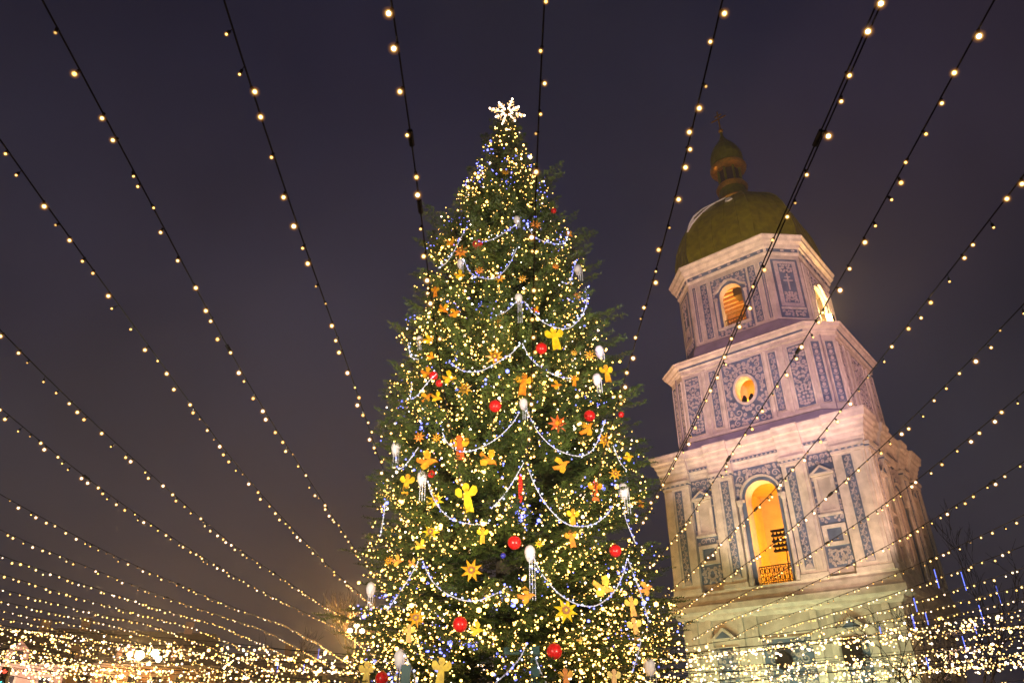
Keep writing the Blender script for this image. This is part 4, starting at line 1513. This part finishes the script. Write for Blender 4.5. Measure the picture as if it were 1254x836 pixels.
left_r = [-.245, -.575, -.945, -1.215, -1.65, -1.955, -2.49, -2.84]
right_r = [.066, .375, .685, .925, 1.235, 1.535, 1.855, 2.23, 2.67]
for k in range(12):
    left_r.append(left_r[-1] - .36 - .01 * k); right_r.append(right_r[-1] + .38 + .01 * k)
ORD = ['first', 'second', 'third', 'fourth', 'fifth', 'sixth', 'seventh', 'eighth', 'ninth', 'tenth', 'eleventh', 'twelfth', 'thirteenth', 'fourteenth', 'fifteenth', 'sixteenth', 'seventeenth', 'eighteenth', 'nineteenth', 'twentieth', 'twenty-first', 'twenty-second']
SPECIAL = {('r', 0): 'warm bulb string running overhead just right of the star topper', ('l', 0): 'warm bulb string running overhead closest left of the star topper',
           ('r', 1): 'warm bulb string dropping between the star topper and the gilded dome', ('r', 2): 'doubled cable string of warm bulbs crossing the gilded dome'}


def string_path(ratio, y0=2.2, y1=57.0, n=46):
    L = ratio * HM
    if L < 12: y1, n = 78.0, 60
    ys = np.linspace(y0, y1, n)
    t = ys / HM
    z = CAM_Z + HM * h_rel(t)
    return np.stack([np.full(n, L) + (.36 if ratio > .2 else 0.0) * np.clip(1 - ys / 28, 0, 1) + .03 * np.sin(ys * .5 + ratio * 9), ys, z], 1)


for side, lst in (('l', left_r), ('r', right_r)):
    for i, ratio in enumerate(lst):
        P = string_path(ratio)
        lab = SPECIAL.get((side, i)) or f'warm bulb string overhead, {ORD[i]} to the {"left" if side == "l" else "right"} of the star topper'
        o0 = P[0].copy()
        near = i < (8 if side == 'l' else 9)
        seg = np.concatenate([[0], np.cumsum(np.linalg.norm(np.diff(P, axis=0), axis=1))])
        wire_paths = [P]
        if (side, i) == ('r', 2):
            P2 = P + np.array([.065, 0, .02]); wire_paths.append(P2)
        if near:
            root = thing('light_string', tuple(o0), lab, 'light string', 0, 'warm bulb strings stretched over the square')
            wm = MB()
            for W in wire_paths: wm.tube([tuple(p - o0) for p in W], .0125, 'wire', 5)
            for q in range(2):
                c = int(random.uniform(4, 30)); wm.tube([tuple(P[c] - o0), tuple(P[c] * .8 + P[c + 1] * .2 - o0)], .04, 'wire', 6)
            wm.build('cable', root)
            Lg = seg[-1]
            s = random.uniform(.1, .5); cnt = 0
            far_q = []
            while s < Lg:
                q = np.array([np.interp(s, seg, P[:, k]) for k in range(3)])
                if cnt >= 99:
                    far_q.append(q - o0 - np.array([random.uniform(-.05, .05), 0, random.uniform(.03, .1)])); s += random.uniform(.35, .7); continue
                big = random.random() < .5
                me = random.choice(PROTO_BIG if big else PROTO_SML)
                b = bpy.data.objects.new('bulb', me)
                COL.objects.link(b); b.parent = root
                if len(wire_paths) > 1 and random.random() < .5: q = q + np.array([.065, 0, .02])
                b.location = tuple(q - o0)
                b.rotation_euler = (random.uniform(-.4, .4), random.uniform(-.75, .75), 0)
                cnt += 1
                s += random.uniform(.30, .72) if s < 26 else random.uniform(.45, .85)
            if far_q:
                fq = bulbs_mesh('far_bulbs', np.array(far_q), rng.uniform(.022, .045, len(far_q)), rng.choice([0, 0, 1], len(far_q)), ['e_far', 'e_gold'], root)
                fq['kind'] = 'stuff'
        else:
            mb = MB(); mb.tube([tuple(p - o0) for p in P], .017, 'wire', 4)
            Lg = seg[-1]; s = random.uniform(.1, .5)
            while s < Lg:
                q = np.array([np.interp(s, seg, P[:, k]) for k in range(3)]) - o0
                r = random.uniform(.028, .056)
                c = (q[0] + random.uniform(-.08, .08), q[1], q[2] - random.uniform(.04, .14)); mb.ball(c, r * .7, random.choice(('e_warm', 'e_small', 'e_gold', 'e_pink')), 6, 4); mb.ball(c, r * 1.15, 'halo_in', 8, 5)  # second ball is a painted glow halo around the bulb
                s += random.uniform(.35, .75)
            o = mb.build('light_string'); o.location = tuple(o0)
            tag(o, lab, 'light string', 'warm bulb strings stretched over the square')

# ---- dense cross garlands at the far side of the square
CROSS = []
for k in range(17):
    y = 36 + (57.0 - 36) * ((k * .618) % 1.0)
    zc = 2.6 + .06 * (y - 37) + 2.3 * ((k * .381) % 1.0)
    CROSS.append((y, zc, random.uniform(1.6, 5.2), random.uniform(-.4, .4), .34))
CROSS += [(54.0, 5.9, 3.6, .3, .12), (55.0, 5.2, 2.2, -.2, .13), (50.0, 4.0, 2.4, .1, .13)]
CROSS.sort(key=lambda c: -c[1])
for k, (y, zc, rise, ph, gap) in enumerate(CROSS):
    xs = np.linspace(-47, 47, 80)
    zz = zc + rise * (np.abs(xs + 3) / 47) ** 1.35 + .25 * np.sin(xs * .21 + ph * 9)
    P = np.stack([xs, np.full(80, y) + .4 * np.sin(xs * .13 + ph * 5), zz], 1)
    # where a garland would run into the crown or the tower it hangs behind / in front of them by its depth
    o0 = np.array([0, y, zc])
    root = thing('cross_garland', tuple(o0), f'dense warm garland strung across the far square, {ORD[k] if k < 22 else "lowest but " + str(len(CROSS) - 1 - k)} from the top', 'light garland', 0, 'dense garlands across the far side of the square')
    wm = MB(); wm.tube([tuple(p - o0) for p in P], .014, 'wire', 4); wm.build('cable', root)
    seg = np.concatenate([[0], np.cumsum(np.linalg.norm(np.diff(P, axis=0), axis=1))])
    n = int(seg[-1] / gap)
    tt = np.sort(rng.random(n) * seg[-1])
    Q = np.stack([np.interp(tt, seg, P[:, q]) for q in range(3)], 1) - o0
    Q[:, 2] -= rng.random(n) * (.14 if gap < .2 else .45)
    Q[:, 1] += rng.normal(0, .12, n)
    r = np.exp(rng.normal(math.log(.042), .35, n)).clip(.02, .085)
    b = bulbs_mesh('bulbs', Q, r, rng.choice([0, 0, 0, 1, 2], n), ['e_far', 'e_gold', 'e_pink'], root)
    b['kind'] = 'stuff'


# ================================================================== BUILDINGS ON THE LEFT
def town_house(x, y, rz, W, D, H, wall, roof_h, label, nwin, floors, dormers, warm=False):
    root = thing('town_house', (x, y, 0), label, 'building', rz)
    m = MB(); m.box(-W / 2, W / 2, 0, D, 0, H, wall); m.box(-W / 2 - .3, W / 2 + .3, -.3, D + .3, H, H + .35, 'frame_w')
    m.build('wall', root)
    r = MB()
    r.loft([[(-W / 2 - .35, -.35, H + .36), (W / 2 + .35, -.35, H + .36), (W / 2 + .35, D + .35, H + .36), (-W / 2 - .35, D + .35, H + .36)],
            [(-W / 2 + 1.2, D * .42, H + roof_h), (W / 2 - 1.2, D * .42, H + roof_h), (W / 2 - 1.2, D * .58, H + roof_h), (-W / 2 + 1.2, D * .58, H + roof_h)]], 'roof_d')
    ro = r.build('roof', root)
    for c in (-.3, .28):
        k = MB(); k.box(W * c - .5, W * c + .5, D * .4, D * .4 + .9, H + roof_h * .6, H + roof_h + 1.3, 'wall_p'); k.build('chimney', ro)
    for dx in dormers:
        k = MB(); k.prism([(dx - 1.1, H + .4), (dx + 1.1, H + .4), (dx + 1.1, H + 1.7), (dx, H + 2.7), (dx - 1.1, H + 1.7)], 0.2, 2.2, 'wall_p', lambda u, w_, z: (u, w_, z))
        k.prism([(dx - .5, H + .7), (dx + .5, H + .7), (dx + .5, H + 1.6), (dx - .5, H + 1.6)], .16, .2, 'window', lambda u, w_, z: (u, w_, z))
        k.build('dormer', ro)
    fh = H / floors
    for f in range(floors):
        for q in range(nwin):
            u = -W / 2 + (q + .5) * W / nwin; z0 = f * fh + fh * .28; z1 = z0 + fh * .5
            k = MB(); k.prism(rect(u - .75, u + .75, z0 - .15, z1 + .15), 0, .14, 'frame_w', lambda u_, w_, z: (u_, -w_, z), hole=rect(u - .52, u + .52, z0, z1))
            k.prism([(u - .95, z1 + .16), (u + .95, z1 + .16), (u, z1 + .62)], 0, .22, 'frame_w', lambda u_, w_, z: (u_, -w_, z))
            k.box(u - .9, u + .9, -.26, 0, z0 - .3, z0 - .16, 'frame_w')
            wo = k.build('window', root)
            k = MB(); k.box(u - .51, u + .51, -.04, -.002, z0, z1, 'window'); k.box(u - .03, u + .03, -.07, -.04, z0, z1, 'frame_w'); k.box(u - .5, u + .5, -.065, -.04, z0 + (z1 - z0) * .62, z0 + (z1 - z0) * .66, 'frame_w'); k.build('pane', wo)
    return root


pA = at(15, 836, 88); pB = at(120, 836, 92); pC = at(250, 836, 104); pD = at(370, 836, 118)
town_house(pA[0] - 2, 84, .42, 17, 11, 8.4, 'wall_p', 4.2, 'pinkish rendered house with dark roof and gabled dormers at the left of the square', 5, 2, (-4, 3.5))
town_house(pB[0] + 2, 93, .30, 21, 12, 9.0, 'wall_o', 4.6, 'ochre house lit orange by the street lamp, with white pedimented windows', 8, 2, (-6, 0, 6))
town_house(pC[0] + 3, 108, .18, 20, 12, 8.0, 'wall_p', 4.4, 'low pinkish house far behind the garlands, second right of the ochre house', 7, 2, (-5, 4))
town_house(pD[0] + 6, 124, .05, 22, 12, 8.6, 'wall_o', 4.4, 'low ochre house farthest away, just left of the fir', 7, 2, (-5, 5))


def street_lamp(px, py, depth, label, colors, power, col, spread):
    p = at(px, py, depth)
    root = thing('street_lamp', (p[0], p[1], 0), label, 'street lamp', 0, 'globe street lamps')
    H = p[2]
    m = MB(); m.tube([(0, 0, 0), (0, 0, 1.0), (0, 0, H + .5)], [.16, .09, .06], 'lamp_steel', 8); m.lathe([(.3, 0), (.3, .25), (.18, .5), (.15, 1.0)], 'lamp_steel', sides=10); m.build('post', root)
    for k, (dx, dy, dz, r, c) in enumerate(colors):
        a = MB(); a.tube([(0, 0, H - .5), (dx * .6, dy * .6, H - .55), (dx, dy, H + dz - r)], .035, 'lamp_steel', 6); a.build('arm', root)
        g_ = MB(); g_.ball((dx, dy, H + dz), r, c, 14, 9); g_.build('globe', root)
    point('lamp_light', (0, -.8, H), power, col, .5, root)
    return root


street_lamp(172, 803, 70, 'street lamp with a cluster of dazzling globes before the ochre house',
            [(0, -.2, .05, .40, 'e_globe'), (-1.0, 0, .15, .24, 'e_globe'), (1.25, 0, .25, .32, 'e_globe_g'), (1.75, -.1, -.25, .26, 'e_globe_g'), (.8, .2, -.6, .18, 'e_globe')], 9000, (1.0, .50, .14), 1)
street_lamp(436, 772, 62, 'street lamp with small globes lighting the bare tree left of the fir',
            [(-.5, 0, 0, .2, 'e_globe'), (.5, 0, 0, .2, 'e_globe'), (0, 0, .45, .2, 'e_globe')], 13000, (1.0, .48, .10), 1)
# wall washers of the ochre house
floodlight((pB[0] - 3, 84, 1.0), (pB[0] - 1, 94, 4.0), 26000, (1.0, .42, .08), 80, 'black floodlight at the foot of the ochre house', 1.0)
floodlight((pA[0] + 4, 76, 1.0), (pA[0], 85, 6), 17000, (1.0, .58, .42), 110, 'black floodlight at the foot of the pinkish house', 1.0)

# traffic light
p = at(5.5, 829, 46)
tl = thing('traffic_light', (p[0], p[1], 0), 'traffic light showing red above green at the far left', 'traffic light')
m = MB(); m.tube([(0, 0, 0), (0, 0, p[2] - .45)], .06, 'lamp_steel', 8); m.build('post', tl)
m = MB(); m.box(-.19, .19, -.12, .12, p[2] - .48, p[2] + .55, 'black')
for zz in (.32, 0, -.32): m.tube([(0, -.12, p[2] + zz + .12), (0, -.3, p[2] + zz + .13)], [.15, .13], 'black', 8, cap=False)
m.build('housing', tl)
for zz, c in ((.32, 'e_red'), (0, 'window'), (-.32, 'e_teal')):
    m = MB(); ax = Matrix.Rotation(PI / 2, 3, 'X'); m.lathe([(.12, 0), (.12, .02), (.05, .05)], c, (0, -.122, p[2] + zz), 12, ax); m.build('lens', tl)


# ================================================================== BARE TREES
def bare_tree(base, height, lean, seed, label, spread=.55, depth_n=5, thick=.16, up=.25, curl=0.0):
    r_ = random.Random(seed)
    root = thing('bare_tree', base, label, 'tree', 0, 'leafless trees around the square')
    tr = MB(); brm = MB()

    def grow(p, d, L, rad, lev):
        n = 5
        pts = [p]; dd = d.copy()
        for k in range(n):
            dd = (dd + Vector((r_.gauss(0, .10 + curl), r_.gauss(0, .10 + curl), r_.gauss(up * .12, .08 + curl * .6)))).normalized()
            pts.append(pts[-1] + dd * (L / n))
        (tr if lev == 0 else brm).tube([tuple(q) for q in pts], [rad * (1 - .55 * k / n) for k in range(n + 1)], 'twig', 6 if lev < 2 else 3, cap=lev < 2)
        if lev >= depth_n: return
        nchild = 3 if lev == 0 else r_.choice((2, 3, 3))
        for c in range(nchild):
            q = pts[r_.randint(2, n)] if c else pts[-1]
            ax_ = Vector((r_.gauss(0, 1), r_.gauss(0, 1), r_.gauss(0, .6))).normalized()
            nd = (dd + ax_ * spread * r_.uniform(.7, 1.5)).normalized()
            grow(q, nd, L * r_.uniform(.6, .82), max(.02, rad * .5 * r_.uniform(.8, 1.1)), lev + 1)

    grow(Vector((0, 0, 0)), Vector(lean).normalized(), height * .34, thick, 0)
    tr.build('trunk', root); brm.build('branches', root)
    return root


p = at(1196, 836, 47); bare_tree((p[0], p[1], 0), 14.5, (-.03, 0, 1), 3, 'tall slim leafless tree with blue light tubes, right of the tower', .42, 5, .17, .5)
p = at(1150, 836, 41); bare_tree((p[0], p[1], 0), 9.5, (-.55, 0, .8), 14, 'gnarled leafless tree leaning left in front of the tower base', .7, 5, .15, .1, .10)
p = at(1075, 836, 44); bare_tree((p[0], p[1], 0), 7.0, (-.1, 0, .9), 8, 'small leafless tree standing before the tower base', .7, 5, .10, .1, .08)
p = at(438, 836, 66); bare_tree((p[0], p[1], 0), 13.5, (.0, 0, 1), 21, 'leafless tree glowing orange at the left flank of the fir', .42, 6, .2, .6)
p = at(372, 836, 82); bare_tree((p[0], p[1], 0), 12.5, (.05, 0, 1), 5, 'dark leafless tree far behind the garlands, left of the orange one', .4, 5, .17, .5)
p = at(138, 836, 62); bare_tree((p[0], p[1], 0), 6.0, (-.2, 0, .9), 9, 'low leafless tree before the ochre house', .7, 5, .12, .0, .08)
p = at(205, 836, 60); bare_tree((p[0], p[1], 0), 5.0, (.1, 0, .9), 12, 'small leafless tree right of the cluster street lamp', .7, 5, .10, .0, .08)

# blue light tubes hung in the trees on the right
TUBES = [(1147, 708, 22, 43), (1180, 711, 22, 46), (1223, 728, 22, 46), (1202, 752, 22, 46), (1194, 768, 14, 46), (1181, 788, 18, 46), (1119, 762, 18, 40), (1135, 757, 14, 40), (1121, 740, 16, 40), (1136, 812, 14, 40), (1078, 771, 8, 42), (390, 800, 12, 58), (340, 815, 14, 58), (372, 818, 12, 58)]
TL = ['beside the tower edge, above the others', 'right of the tower edge, topmost on the slim tree', 'farthest right among the slim tree twigs', 'below and left of the farthest right tube', 'just above the dense garland on the slim tree',
      'lying across the dense garland, lowest on the slim tree', 'shining brightest, on the gnarled tree', 'on the gnarled tree, right of the brightest tube', 'on the gnarled tree, above the brightest tube', 'hanging lowest under the gnarled tree', 'short, by the small tree at the tower base',
      'in the garlands left of the fir, closest to it', 'in the garlands left of the fir, farthest from it', 'in the garlands left of the fir, lowest of three']
for (x, y, l, dp), lb in zip(TUBES, TL):
    p = at(x, y, dp); L_ = l * float(np.dot(p - ORG, FWD)) / F_PX
    root = thing('light_tube', tuple(p), 'blue light tube ' + lb, 'light tube', 0, 'blue light tubes in the trees')
    m = MB(); m.tube([(0, 0, -L_ / 2), (0, 0, L_ / 2)], .030 if 'brightest, on the gnarled' in lb else .021, 'e_blue' if 'brightest, on the gnarled' in lb else 'e_meteor', 6); m.build('tube', root)
    m = MB(); m.tube([(0, 0, L_ / 2), (0, 0, L_ / 2 + .09)], .04, 'black', 6); m.tube([(0, 0, L_ / 2 + .09), (0, 0, L_ / 2 + .5)], .008, 'wire', 4); m.build('cap', root)

# market stall with a dark green roof at the lower right
p = at(1235, 820, 43)
sr = thing('market_stall', (p[0] + 1.5, p[1], 0), 'dark green market stall under the garlands, right of the tower', 'stall', -.25)
m = MB(); m.box(-4.2, 4.2, 0, 3.2, 0, 2.6, 'stall'); m.build('wall', sr)
m = MB(); m.prism([(-4.6, 2.6), (4.6, 2.6), (4.6, 2.75), (-4.6, 2.75)], -.4, 3.6, 'stall', lambda u, w_, z: (u, w_, z))
m.loft([[(-4.6, -.4, 2.76), (4.6, -.4, 2.76), (4.6, 3.6, 2.76), (-4.6, 3.6, 2.76)], [(-4.4, 1.5, 4.3), (4.4, 1.5, 4.3), (4.4, 1.7, 4.3), (-4.4, 1.7, 4.3)]], 'stall'); m.build('roof', sr)

# lights that fall on the fir from the square
floodlight((-9, 6, 3.0), (-1, 27, 13), 23000, (1.0, .88, .66), 62, 'black floodlight on the square aimed at the left flank of the fir', 1.0)
floodlight((10, 6, 3.0), (0, 27, 13), 23000, (1.0, .88, .66), 62, 'black floodlight on the square aimed at the right flank of the fir', 1.0)

# ================================================================== WINTER HAZE
hz = MB(); hz.box(-300, 300, -100, 400, -1, 84, 'haze')
ho = hz.build('haze'); tag(ho, 'thin winter haze over the square', None, kind='stuff')
